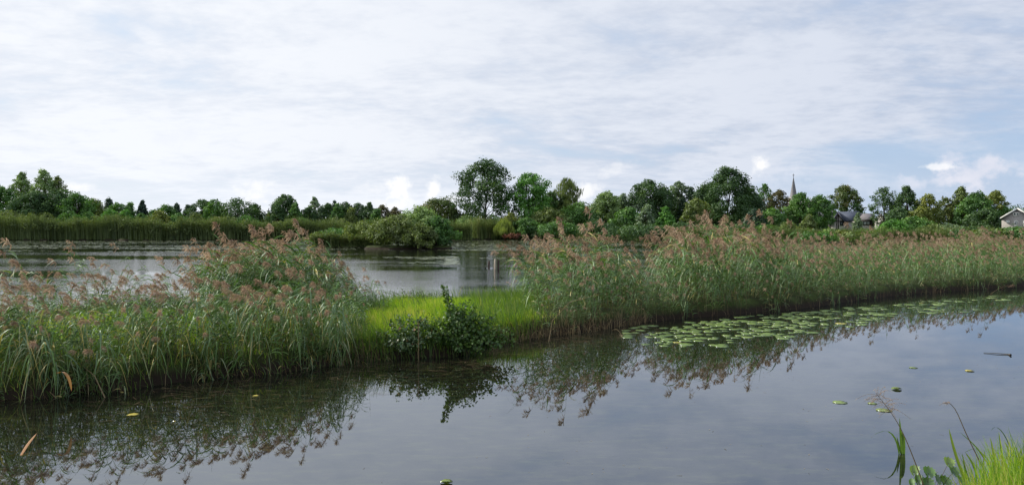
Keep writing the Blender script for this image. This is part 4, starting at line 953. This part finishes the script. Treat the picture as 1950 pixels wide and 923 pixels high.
def f(g):
    beam(g, xx_(1599) - .35, zz_(440), xx_(1599) - .35, zz_(407), .28, -.15, -.01)
    beam(g, xx_(1588), zz_(421), xx_(1605), zz_(421), .22, -.12, -.012)
    beam(g, xx_(1580), zz_(429), xx_(1596), zz_(404.5), .5, -.72, -.45)
    beam(g, xx_(1596), zz_(404.5), xx_(1609), zz_(424.5), .4, -.70, -.44)
    beam(g, xx_(1593), zz_(440), xx_(1593), zz_(412), .16, -.13, -.014)
    beam(g, xx_(1669), zz_(440), xx_(1676), zz_(422), .4, .42, .58); beam(g, xx_(1676.5), zz_(438), xx_(1676.5), zz_(421), .5, .40, .57); beam(g, xx_(1679.6), zz_(438), xx_(1679.6), zz_(421), .4, .41, .575)
    boxg(g, xx_(1632), xx_(1663), 1.30, 1.49, zz_(420), zz_(418.6)); boxg(g, xx_(1632), xx_(1637), 1.31, 1.49, zz_(430), zz_(420)); boxg(g, xx_(1656), xx_(1663), 1.31, 1.49, zz_(430), zz_(420))
obj('timber_beams', f, M['timber'], villa)
window(villa, xx_(1638), xx_(1656), zz_(429), zz_(420.6), 1.45, 'pane_pale', 3, 'timber', .16)
window(villa, xx_(1600) - .15, xx_(1606), zz_(430), zz_(422), -.02, 'glass', 1, 'timber', .12)
def f(g): boxg(g, xx_(1555), xx_(1574), -.5, 3, zz_(435), zz_(433)); boxg(g, xx_(1557), xx_(1572), 0, 2.6, 0, zz_(435) - .01)
obj('porch', f, M['white'], villa)
villa.rotation_euler.z = -R(22); villa.scale = (math.cos(R(22)), 1, 1)
# grey gable house on the right edge
Yg = 150.; s = Yg / F
gh = empty('gabled_house', (XA(1937, Yg), Yg, .5), 'grey brick house with white bargeboards cut by the right edge', 'house')
zz_ = lambda py: ZA(py, Yg) - .5
xx_ = lambda px: (px - 1937) * s
obj('wall', lambda g: prism_y(g, [(xx_(1910), 0), (xx_(1964), 0), (xx_(1964), zz_(413)), (xx_(1937), zz_(398)), (xx_(1910), zz_(413))], 0, 9), M['brick'], gh)
def f(g):
    slab(g, (xx_(1905), -.35, zz_(415)), (0, -.35, zz_(396.5)), (0, 9.4, zz_(396.5)), (xx_(1905), 9.4, zz_(415)), .2)
    slab(g, (0, -.35, zz_(396.5)), (xx_(1969), -.35, zz_(415)), (xx_(1969), 9.4, zz_(415)), (0, 9.4, zz_(396.5)), .2)
obj('roof', f, M['slate'], gh)
def f(g):
    beam(g, xx_(1905), zz_(415.5), 0, zz_(396.8), .26, -.45, -.36); beam(g, 0, zz_(396.8), xx_(1969), zz_(415.5), .26, -.45, -.36)
obj('bargeboard', f, M['white'], gh)
window(gh, xx_(1929), xx_(1941), zz_(411), zz_(404.5), -.03, 'glass', 2, 'white', .16)
window(gh, xx_(1931), xx_(1939), zz_(430), zz_(420), -.03, 'glass', 2, 'white', .14)
window(gh, xx_(1916), xx_(1923), zz_(424), zz_(419.5), -.03, 'pane_pale', 1, 'white', .12)
window(gh, xx_(1948), xx_(1958), zz_(430), zz_(420), -.03, 'glass', 2, 'white', .14)
gh.rotation_euler.z = -R(31); gh.scale = (math.cos(R(31)), 1, 1)
# church
Yc = 340.; sx_ = Yc / F
ch_ = empty('church', (XA(1511, Yc), Yc, .5), 'church whose grey pointed spire rises above the trees', 'church')
def f(g): boxg(g, -1.75, 1.75, -1.75, 1.75, 0, ZA(376, Yc) - .5)
tw_ = obj('tower', f, M['brick'], ch_)
def f(g):
    zb = ZA(376, Yc) - .5; zt = ZA(337, Yc) - .5
    zs = [zb, zb + .8, zb + 2.2, zt]; rs = [1.9, 1.5, 1.25, .06]
    tube(g, [(0, 0, z) for z in zs], rs, 8)
obj('spire', f, M['spire'], ch_)
obj('finial', lambda g: (tube(g, [(0, 0, ZA(337.5, Yc) - .5), (0, 0, ZA(331, Yc) - .5)], .10, 6), boxg(g, -.5, .5, -.06, .06, ZA(334, Yc) - .5, ZA(333.3, Yc) - .5)), M['timber'], ch_)
def f(g): prism_y(g, [(4, 0), (4.01, 8), (9.5, 14), (15, 8), (15, 0)], -4, 16)
obj('nave', f, M['brick'], ch_)
# tiny far steeple on the left
Yt = 260.
st = empty('steeple_house', (XA(510, Yt), Yt, .5), 'tiny distant house with a thin grey spire in the gap left of the round tree', 'house')
zz_ = lambda py: ZA(py, Yt) - .5
obj('wall', lambda g: prism_y(g, [(-.9, 0), (.9, 0), (.9, zz_(411)), (0, zz_(405)), (-.9, zz_(411))], 0, 4), M['copper'], st)
obj('spire', lambda g: tube(g, [(-.35, 2, zz_(408)), (-.35, 2, zz_(404)), (-.35, 2, zz_(396))], [.45, .4, .03], 6), M['spire'], st)

# ------------------------------------------------------------------ lily pads
M['pad'] = foliage('lily_pad', [(0, (.06, .105, .03)), (.5, (.14, .215, .055)), (.85, (.20, .27, .07)), (1, (.42, .36, .07))], .12, .28, .12)
M['farpad'] = foliage('far_pads', [(0, (.05, .07, .03)), (.5, (.13, .15, .07)), (1, (.26, .28, .15))], .05, .22, .34)
def pad_geo(seed, r0=.15, fold=0.0):
    r_ = np.random.default_rng(seed); n = 22; a = np.linspace(.16, 2 * PI - .16, n)
    ra = r0 * (1 + .05 * np.cos(a) + .03 * np.sin(3 * a + r_.uniform(0, 6)) + .012 * r_.normal(size=n))
    zt = .002 + .004 * np.sin(4 * a + r_.uniform(0, 6)) ** 2 + fold * .025 * np.abs(np.sin(a)) 
    g = Geo(); rim = np.stack([ra * np.cos(a), ra * np.sin(a) * .93 * (1 - .35 * fold), zt], 1); mid = rim * np.array([.55, .55, 0]) + np.array([0, 0, .003])
    V = np.concatenate([[[r0 * .04, 0, .002]], mid, rim, rim * np.array([.98, .98, 1]) - np.array([0, 0, .004])])
    t = np.concatenate([[.62], np.full(n, .5), np.full(n, .55), np.full(n, .3)])
    g.add(V, [(1 + i, 1 + n + i, 2 + n + i, 2 + i) for i in range(n - 1)], t)
    g.f.append(np.array([(0, 1 + i, 2 + i) for i in range(n - 1)])); g.m.append(np.zeros(n - 1))
    g.f.append(np.array([(1 + n + i, 1 + 2 * n + i, 2 + 2 * n + i, 2 + n + i) for i in range(n - 1)])); g.m.append(np.zeros(n - 1))
    return g
def padmesh(seed, shift, r0=.15, fold=0.0):
    g = pad_geo(seed, r0, fold); g.t = [np.clip(t + shift, 0, 1) for t in g.t]; return g.mesh('lily_pad', M['pad'], True)
pads = [padmesh(i, [-.35, -.2, -.05, 0, .08, .15, -.12, .02, .42, .2][i]) for i in range(10)]
REG = [  # polygon in photo pixels, count, text
    ([(1185, 622), (1300, 612), (1440, 610), (1430, 640), (1370, 662), (1215, 657), (1185, 640)], 105, 'green lily pad in the near left cluster beside the reed bed'),
    ([(1380, 606), (1500, 594), (1600, 588), (1560, 632), (1500, 646), (1400, 636), (1370, 622)], 115, 'green lily pad in the dense middle cluster beside the reed bed'),
    ([(1560, 590), (1690, 580), (1710, 605), (1640, 622), (1560, 628)], 45, 'green lily pad where the dense middle cluster thins out to the right'),
    ([(1690, 578), (1860, 568), (1878, 592), (1780, 597), (1700, 590)], 42, 'small distant lily pad in the right-hand cluster by the reed bed'),
    ([(1830, 564), (1945, 562), (1940, 572), (1840, 572)], 10, 'tiny far lily pad at the right edge below the reeds')]
r_ = np.random.default_rng(21); placed = []
def add_pad(x, y, me, sc, lab, grp=None, rz=None):
    o = bpy.data.objects.new('lily_pad', me); COL.objects.link(o)
    o.location = (x, y, .003); o.rotation_euler = (r_.normal(0, .012), r_.normal(0, .012), r_.uniform(0, 6.28) if rz is None else rz); o.scale = (sc, sc, 1)
    return tag(o, lab, 'lily pad', grp)
for gi, (poly, cnt, lab) in enumerate(REG):
    W = np.array([GP(*p) for p in poly]); c = 0; tries = 0
    while c < cnt and tries < 40000:
        tries += 1
        x = r_.uniform(W[:, 0].min(), W[:, 0].max()); y = r_.uniform(W[:, 1].min(), W[:, 1].max())
        if sdpoly(W, np.array([x]), np.array([y]))[0] < 0 or sdpoly(PEN, np.array([x]), np.array([y]))[0] > -.15: continue
        if math.sin(x * 2.1 + y) * math.sin(y * 2.7 - x) + r_.uniform(-.6, .9) < 0: continue
        sc = r_.uniform(.5, 1.25)
        if any((x - a) ** 2 + (y - b) ** 2 < (.105 * (sc + s2)) ** 2 for a, b, s2 in placed): continue
        placed.append((x, y, sc)); c += 1
        k = int(r_.choice(10, p=[.1, .12, .14, .14, .14, .12, .1, .08, .02, .04]))
        add_pad(x, y, pads[k], sc, lab, 'lily pads along the right reed bed')
yel = padmesh(50, .22, .15); fld = padmesh(51, .25, .15, 1.0); old = padmesh(52, .5, .13, .3)
for (px, py, me, sc, lab, rz) in [
    (1599, 766, yel, .72, 'lone pale green lily pad on open water left of the leaning plume', .3), (1707, 741, fld, .55, 'folded yellow-green lily pad on open water, upper of the three near the plume', 0),
    (1683, 781, yel, .75, 'pale green lily pad seen through the leaning reed plume', .2), (1661, 768, yel, .45, 'small half-sunk lily pad tip left of the leaning reed plume', .2),
    (1739, 700, yel, .5, 'thin lily pad on the open water below the reflected plumes', .1), (1846, 706, old, .6, 'faint curled lily pad far out near the right edge', 0),
    (253, 790, old, .62, 'brownish yellow lily pad on the dark water at lower left', .2), (487, 754, old, .38, 'small yellow leaf pad on the dark water below the reeds', .1),
    (850, 919, fld, .42, 'bright green pad cut by the bottom edge in the middle', 0), (332, 803, old, .18, 'tiny pale floating leaf among the reed reflections', .1)]:
    x, y = GP(px, py); add_pad(x, y, me, sc, lab, None, rz)
# far pads on the pond: uncountable
G = Geo(); r_ = np.random.default_rng(6); n = 44000
px = r_.uniform(-80, 1990, n); Y = 1 / r_.uniform(1 / 150, 1 / 52, n)
x = XA(px, Y)
nv = np.sin(x * .19 + 1.3) + np.sin(Y * .23 + x * .05) + np.sin(x * .07 - Y * .11 + 2) + .9 * np.sin(Y * .61 + x * .11) + r_.normal(0, .45, n)
band = np.where(px > 850, .9, -.05) + np.where((Y > 100), .9, 0) + np.where((px < 560) & (Y < 76), -1.5, 0) + np.where((px > 870) & (Y < 84), -3.2, 0) - 1.8 * np.clip((84 - Y) / 30, 0, 1) + .25
k = (nv + band > .75) & (sdpoly(ISL1, x, Y) < -.5) & (sdpoly(ISL2, x, Y) < -.5)
x, Y = x[k], Y[k]; n = len(x); ra = r_.uniform(.12, .30, n)
an = np.arange(6) * PI / 3; rx_ = ra[:, None] * (1 + .5 * r_.random(n)[:, None])
V = np.stack([x[:, None] + rx_ * np.cos(an), Y[:, None] + ra[:, None] * np.sin(an), np.broadcast_to(.012 + r_.uniform(0, .012, n)[:, None], (n, 6)) + r_.normal(0, .004, (n, 6))], -1).reshape(-1, 3)
G.add(V, np.arange(n * 6).reshape(-1, 6), np.repeat(np.clip(r_.normal(.5, .2, n), 0, 1), 6))
o = G.build('floating_leaves', M['farpad']); tag(o, 'scattered mats of floating lily leaves on the far pond', 'floating leaves', kind='stuff')
# thin floating weed strands on the canal by the left bank
G = Geo(); n = 1100
cand = sample(n, (-9, 8, 6.5, 22), lambda x, y: ((lambda s, px: ((s < -.15) & (s > -3.0) & (px > 150) & (px < 1250)) * np.exp(s * .9) * (.35 + .65 * (np.sin(x * 2.2 + y) > 0)))(sdpoly(PEN, x, y), 975 + F * x / y)), 12)
b3 = np.concatenate([cand, np.full((len(cand), 1), .006)], 1); n = len(b3)
a = r_.normal(.1, .6, n); d = np.stack([np.cos(a), np.sin(a)], 1) * r_.uniform(.05, .28, n)[:, None]
G.add(*strips(b3, np.full(n, .0), d, r_.uniform(.005, .012, n), 2, np.clip(r_.normal(.0, .2, n), 0, 1), curl=1.0, taper='leaf', wdir=np.stack([-np.sin(a), np.cos(a), np.zeros(n)], 1)))
for v in G.v: v[:, 2] = .006 + .004 * np.abs(np.sin(v[:, 0] * 9))
cand = sample(420, (-6, 14, 7, 22), lambda x, y: ((sdpoly(PEN, x, y) < -.3) & (sdpoly(NEAR, x, y) < -.3)) * (.08 + .5 * (np.sin(x * 1.3 + y * .8) * np.sin(y * .9 - x * .3) > .55)), 19)
n = len(cand); b3 = np.concatenate([cand, np.full((n, 1), .004)], 1); a = r_.uniform(0, 6.28, n)
G.add(*strips(b3, np.zeros(n), np.stack([np.cos(a), np.sin(a)], 1) * r_.uniform(.015, .06, n)[:, None], r_.uniform(.006, .018, n), 1, np.clip(r_.normal(.4, .3, n), 0, 1), curl=1.0, taper='leaf', wdir=np.stack([-np.sin(a), np.cos(a), np.zeros(n)], 1)))
G.v[-1][:, 2] = .004
o = G.build('floating_weed', M['weed'] if 'weed' in M else M['dead']); tag(o, 'thin dead weed strands floating beside the canal bank', 'water weed', kind='stuff')

# ------------------------------------------------------------------ posts in the pond
for (px, py, top, r0, dark, lab) in [(943, 513, 493, .08, 0, 'weathered pale wooden post stump standing in the pond'), (949, 513, 495, .07, 1, 'dark wet wooden post beside the pale stump in the pond'), (931, 505, 497, .08, 1, 'reddish brown short stump left of the pale post in the pond')]:
    X_, Y_ = GP(px, py); g = Geo(); ht = ZA(top, Y_)
    aa = np.arange(9) * 2 * PI / 9; tube(g, [(0, 0, -.5), (0, 0, ht * .3), (.01, 0, ht * .92), (.01, 0, ht)], [r0, r0 * .95, r0 * .9, r0 * .7], 9)
    g.add([(.01 + r0 * .7 * math.cos(q), r0 * .7 * math.sin(q), ht + .001) for q in aa], [tuple(range(9))])
    M['post%d' % dark] = M.get('post%d' % dark) or surf(['pale_wood', 'wet_wood'][dark], [(.34, .29, .22), (.04, .03, .025)][dark], [(.52, .46, .36), (.09, .065, .05)][dark], 6, .8, stretch=(3, 3, .6))
    o = g.build('wooden_post', M['post%d' % dark]); o.location = (X_, Y_, 0); tag(o, lab, 'post')

# ------------------------------------------------------------------ sticks and fallen reeds
def curve_obj(name, pts, rad, mat, label, cat, parent=None, n=5):
    g = Geo(); p0 = np.array(pts[0], float); tube(g, np.array(pts, float) - p0, rad, n); o = g.build(name, mat, parent)
    o.location = p0
    if label: tag(o, label, cat)
    return o
p = [(*GP(1873, 672), .008), (*GP(1900, 674), .015), (*GP(1920, 675), .01), (*GP(1925, 677), .02)]
curve_obj('floating_stick', p, [.005, .008, .010, .02], M['bark'], 'thin stick with a dark knob floating on open water near the right edge', 'stick')
def fallen(px0, py0, px1, py1, z1, lab):
    a = np.array([*GP(px0, py0), -.02]); b = np.array([*GP(px1, py1, z1), z1])
    u = np.linspace(0, 1, 6)[:, None]; e = empty('fallen_reed', a, lab, 'reed')
    g = Geo(); P = (b - a) * u + np.array([0, 0, .10]) * np.sin(u * PI); tube(g, P, np.linspace(.008, .004, 6), 4); g.build('stem', M['dead'], e)
    g = Geo(); r3 = np.random.default_rng(int(px0)); n = 60; tt = r3.uniform(.8, 1.03, n)
    c = (b - a) * tt[:, None]; dd = r3.normal(0, .05, (n, 2)) + (b - a)[:2] / np.linalg.norm(b - a) * .05
    g.add(*strips(c, r3.uniform(-.02, .05, n), dd, .010, 2, np.clip(r3.normal(.5, .2, n), 0, 1), taper='leaf')); g.build('plume', M['plume'], e)
fallen(1885, 560, 1928, 543, .35, 'broken reed with an orange plume sticking out over the canal at far right')
fallen(1400, 612, 1352, 640, .02, 'dead reed lying out on the water before the near lily pads') if False else None
fallen(1165, 628, 1185, 640, .0, 'dead reed stalk lying on the water just left of the lily pads')
curve_obj('bent_stalk', [(*GP(1045, 650), -.02), (*GP(1052, 610, .45), .45), (*GP(1085, 575, .9), .9), (*GP(1140, 560, 1.15), 1.15)], [.010, .008, .006, .003], M['dead'], 'pale dead stalk arching out of the water at the corner of the reed bed', 'stalk')
for q, (pts_, lab) in enumerate([([(35, 756, 0), (60, 728, .22), (90, 700, .4)], 'thin dead branch leaning out of the bank at far left'), ([(110, 760, -.02), (60, 712, .3), (25, 700, .42)], 'forked pale twig over the water at far left'),
                       ([(200, 757, 0), (180, 715, .3), (150, 690, .45)], 'pale arching twig below the left reeds')]):
    curve_obj('dead_branch', [(*GP(a, b, c), c) for a, b, c in pts_], [.010, .007, .003], M['dead'], lab, 'branch')
# slim stake in front of the bramble
X_, Y_ = GP(798, 686); curve_obj('thin_stake', [(X_, Y_ - .05, -.2), (X_, Y_ - .05, .3), (X_ - .01, Y_ - .05, ZA(614, Y_))], [.006, .006, .008], M['dead'], 'thin upright stalk in front of the bramble', 'stalk')
# orange-brown blade floating at lower left
def blade(name, pts, wd, mat, label, cat, tint=.5, parent=None, wv=None):
    P = np.array(pts, float); k = len(P); uu = np.linspace(0, 1, 9); C = np.stack([np.interp(uu, np.linspace(0, 1, k), P[:, i]) for i in range(3)], 1)
    for _ in range(2): C[1:-1] = (C[:-2] + 2 * C[1:-1] + C[2:]) / 4
    pr = np.sin(PI * np.clip(uu * .82 + .16, 0, 1)) ** .6; pr[-1] = .05
    w_ = np.array([1, 0, 0.]) if wv is None else np.array(wv, float); n2 = np.array([0, -1, 0.2])
    V = np.stack([C - w_ * wd / 2 * pr[:, None], C + n2 * wd * .14 * pr[:, None], C + w_ * wd / 2 * pr[:, None]], 1).reshape(-1, 3)
    g = Geo(); f = [(3 * i + j, 3 * i + j + 1, 3 * i + j + 4, 3 * i + j + 3) for i in range(8) for j in range(2)]
    g.add(V, f, np.clip(tint + np.repeat(uu, 3) * .1, 0, 1))
    if parent is not None: return g.build(name, mat, parent)
    o = g.build(name, mat); tag(o, label, cat); return o
M['orange_leaf'] = foliage('orange_leaf', [(0, (.30, .12, .03)), (1, (.45, .22, .06))], .3)
blade('dead_reed', [(*GP(40, 866, 0), .0), (*GP(52, 846, .05), .05), (*GP(70, 824, .12), .12)], .035, M['orange_leaf'], 'orange-brown reed blade poking out of the dark water at lower left', 'leaf')
# dead curled leaf on the left bank
x_, y_ = GP(125, 718, .5); blade('dead_leaf', [(x_ - .12, y_, .56), (x_, y_ - .03, .60), (x_ + .09, y_ - .05, .48), (x_ + .11, y_ - .05, .32)], .05, M['orange_leaf'], 'curled orange dead leaf hanging on the left bank', 'leaf', .8)

# ------------------------------------------------------------------ near bank corner, bottom right
def P3(px, py, Y): return (XA(px, Y), Y, ZA(py, Y))
# water iris/sedge tuft standing alone in the canal
e = empty('sedge_tuft', (XA(1715, 7.55), 7.55, 0), 'small tuft of broad green blades standing alone in the canal', 'plant')
def rel(e, pts): return [tuple(np.array(p) - np.array(e.location)) for p in pts]
Yt = 2.6 * F / (863 - H0); Yt = 8.88
e.location = (XA(1716, Yt), Yt, 0)
for (pp, wd) in [([(1717, 872), (1716, 840), (1713, 795)], .030), ([(1721, 872), (1722, 840), (1718, 820), (1712, 822)], .035), ([(1713, 868), (1708, 835), (1690, 815), (1664, 827)], .022), ([(1718, 870), (1712, 850), (1708, 830)], .02)]:
    blade('blade', rel(e, [P3(a, b, Yt - .02 * i) for i, (a, b) in enumerate(pp)]), wd, M['sedge'], None, None, .45, e)
# the leaning reed with its plume
def lean_reed(px_list, Y, label, npl, psz, seed, extra=()):
    e = empty('reed', P3(px_list[0][0], px_list[0][1], Y), label, 'reed')
    P = np.array(rel(e, [P3(a, b, Y) for a, b in px_list])); uu = np.linspace(0, 1, 12); C = np.stack([np.interp(uu, np.linspace(0, 1, len(P)), P[:, i]) for i in range(3)], 1)
    for _ in range(2): C[1:-1] = (C[:-2] + 2 * C[1:-1] + C[2:]) / 4
    g = Geo(); tube(g, C, np.linspace(.006, .0018, 12), 5, 0, .35); g.build('stem', M['dead'], e)
    r3 = np.random.default_rng(seed); g = Geo(); n = npl
    tt = r3.uniform(.76, 1.0, n); c = np.stack([np.interp(tt, uu, C[:, i]) for i in range(3)], 1)
    side = np.where(r3.random(n) < .5, -1, 1); ln = psz * r3.uniform(.4, 1, n)
    for i in range(n):
        d0 = np.array([side[i] * r3.uniform(.3, 1) - .35, r3.normal(0, .4), r3.uniform(-.1, .7)]); d0 /= np.linalg.norm(d0)
        q = c[i][None] + np.linspace(0, 1, 5)[:, None] * d0[None] * ln[i] - np.array([0, 0, 1])[None] * (np.linspace(0, 1, 5) ** 2)[:, None] * ln[i] * .45
        tube(g, q, .0013, 3, 0, .6)
        m_ = 9; k2 = r3.integers(1, 5, m_); bq = q[k2] + r3.normal(0, .004, (m_, 3))
        g.add(*strips(bq, r3.uniform(-.012, .006, m_), r3.normal(0, .012, (m_, 2)),   .0075, 1, np.clip(r3.normal(.75, .2, m_), 0, 1), taper='leaf'))
    g.build('plume', M['plume'], e)
    for k, (pp, wd) in enumerate(extra): blade('leaf', rel(e, [P3(a, b, Y) for a, b in pp]), wd, M['sedge'], None, None, .5, e)
    return e
lean_reed([(1760, 926), (1745, 885), (1720, 822), (1698, 785), (1668, 748)], 7.0, 'leaning dry reed with a wispy open plume at lower right', 40, .2, 5)
lean_reed([(1892, 935), (1868, 880), (1838, 825), (1828, 795), (1816, 770), (1803, 763), (1796, 768)], 7.2, 'thin reed whose tip hooks over to the left at lower right', 8, .05, 6, [([(1838, 860), (1860, 850), (1890, 885)], .012)])
# grass of the near bank corner
r_ = np.random.default_rng(90); G = Geo()
pp = sample(13000, (2.5, 7.5, 5.3, 10.), lambda x, y: ((sdpoly(NEAR, x, y) > -.05) & (sdpoly(NEAR, x, y) < 1.8)).astype(float) * (.35 + .65 * smooth(1780, 1890, 975 + F * x / y)), 13)
n = len(pp); b3 = zpt(pp); pxn = 975 + F * pp[:, 0] / pp[:, 1]
hh = rng.uniform(.22, .62, n) * (.30 + .8 * smooth(1760, 1880, pxn))
G.add(*strips(b3, hh, rng.normal(0, .10, (n, 2)) + np.array([[-.05, .0]]), rng.uniform(.006, .014, n), 4, np.clip(rng.normal(.56, .26, n) + .22 * np.sin(pp[:, 0] * 5 + pp[:, 1] * 3) + .4 * (rng.random(n) < .08), 0, 1), drop=.2))
o = G.build('bank_grass', M['lawn']); tag(o, 'yellow-green grass on the near bank in the lower right corner', 'grass', kind='stuff')
# bold single blades of the corner
e = empty('grass_tuft', (*P3(1850, 930, 7.3)[:2], .2), 'tuft of tall broad blades rising from the lower right corner', 'plant')
for (pp_, wd, tn) in [([(1845, 930), (1828, 890), (1815, 850), (1807, 815)], .030, .75), ([(1930, 868), (1918, 835), (1905, 815), (1893, 810), (1887, 820)], .010, .1), ([(1893, 900), (1860, 850), (1828, 822)], .016, .4),
                      ([(1870, 930), (1852, 880), (1838, 860)], .022, .6), ([(1905, 925), (1893, 870), (1886, 832)], .022, .75), ([(1912, 925), (1907, 860), (1902, 822)], .018, .4), ([(1880, 926), (1872, 885), (1876, 855)], .014, .5),
                      ([(1926, 920), (1920, 850), (1912, 840)], .016, .8), ([(1840, 925), (1838, 890), (1832, 862)], .018, .35), ([(1936, 925), (1938, 870), (1948, 850)], .018, .7), ([(1900, 925), (1910, 880), (1930, 855)], .016, .9)]:
    blade('blade', rel(e, [P3(a, b, 7.3) for a, b in pp_]), wd, M['sedge'], None, None, tn, e)
# leafy herb with toothed leaves
M['herb'] = foliage('herb_leaf', [(0, (.05, .13, .02)), (.6, (.12, .25, .03)), (1, (.25, .36, .05))], .4, .4, .08)
e = empty('leafy_herb', (*P3(1770, 935, 7.1)[:2], .1), 'low herb with toothed round bright green leaves at the lower right', 'plant')
S_ = Geo(); base = np.array([0, 0, -.1])
for (px, py, sz, tn, ry) in [(1806, 881, .10, .9, .2), (1740, 897, .10, .85, -.5), (1815, 898, .11, .2, .6), (1768, 900, .11, .5, .1), (1784, 912, .12, .3, 1.0), (1748, 915, .10, .4, -.8), (1800, 918, .12, .35, .4), (1765, 922, .12, .25, -.2), (1828, 915, .10, .6, .9), (1735, 922, .09, .6, -1.)]:
    q = np.array(P3(px, py, 7.1)) - np.array(e.location); g = Geo(); m_ = 25; a = np.linspace(-PI * .92, PI * .92, m_)
    ra = sz * .5 * (1 + .10 * np.where(np.arange(m_) % 2, 1, -1)) * (1 + .15 * np.cos(a))
    nx = np.array([math.cos(ry), 0, -math.sin(ry) * .5]); ny = np.array([0, .55, .83])
    rim = q + ra[:, None] * (np.cos(a)[:, None] * ny + np.sin(a)[:, None] * nx) + np.array([0, -.02, .02]) * (np.abs(np.sin(a)) ** 2)[:, None] + np.array([0, -.008, .004]) * (np.arange(m_) % 2)[:, None]
    V = np.concatenate([[q + np.array([0, .01, -.01])], rim]); g.add(V, [(0, i, i + 1) for i in range(1, m_)], np.concatenate([[tn], np.full(m_, tn)]))
    g.build('leaf', M['herb'], e)
    tube(S_, [base + r_.normal(0, .03, 3) * np.array([1, 1, 0]), (base + q) / 2 + np.array([0, .02, .02]), q], [.004, .003, .002], 4)
S_.build('stems', M['twig'], e)
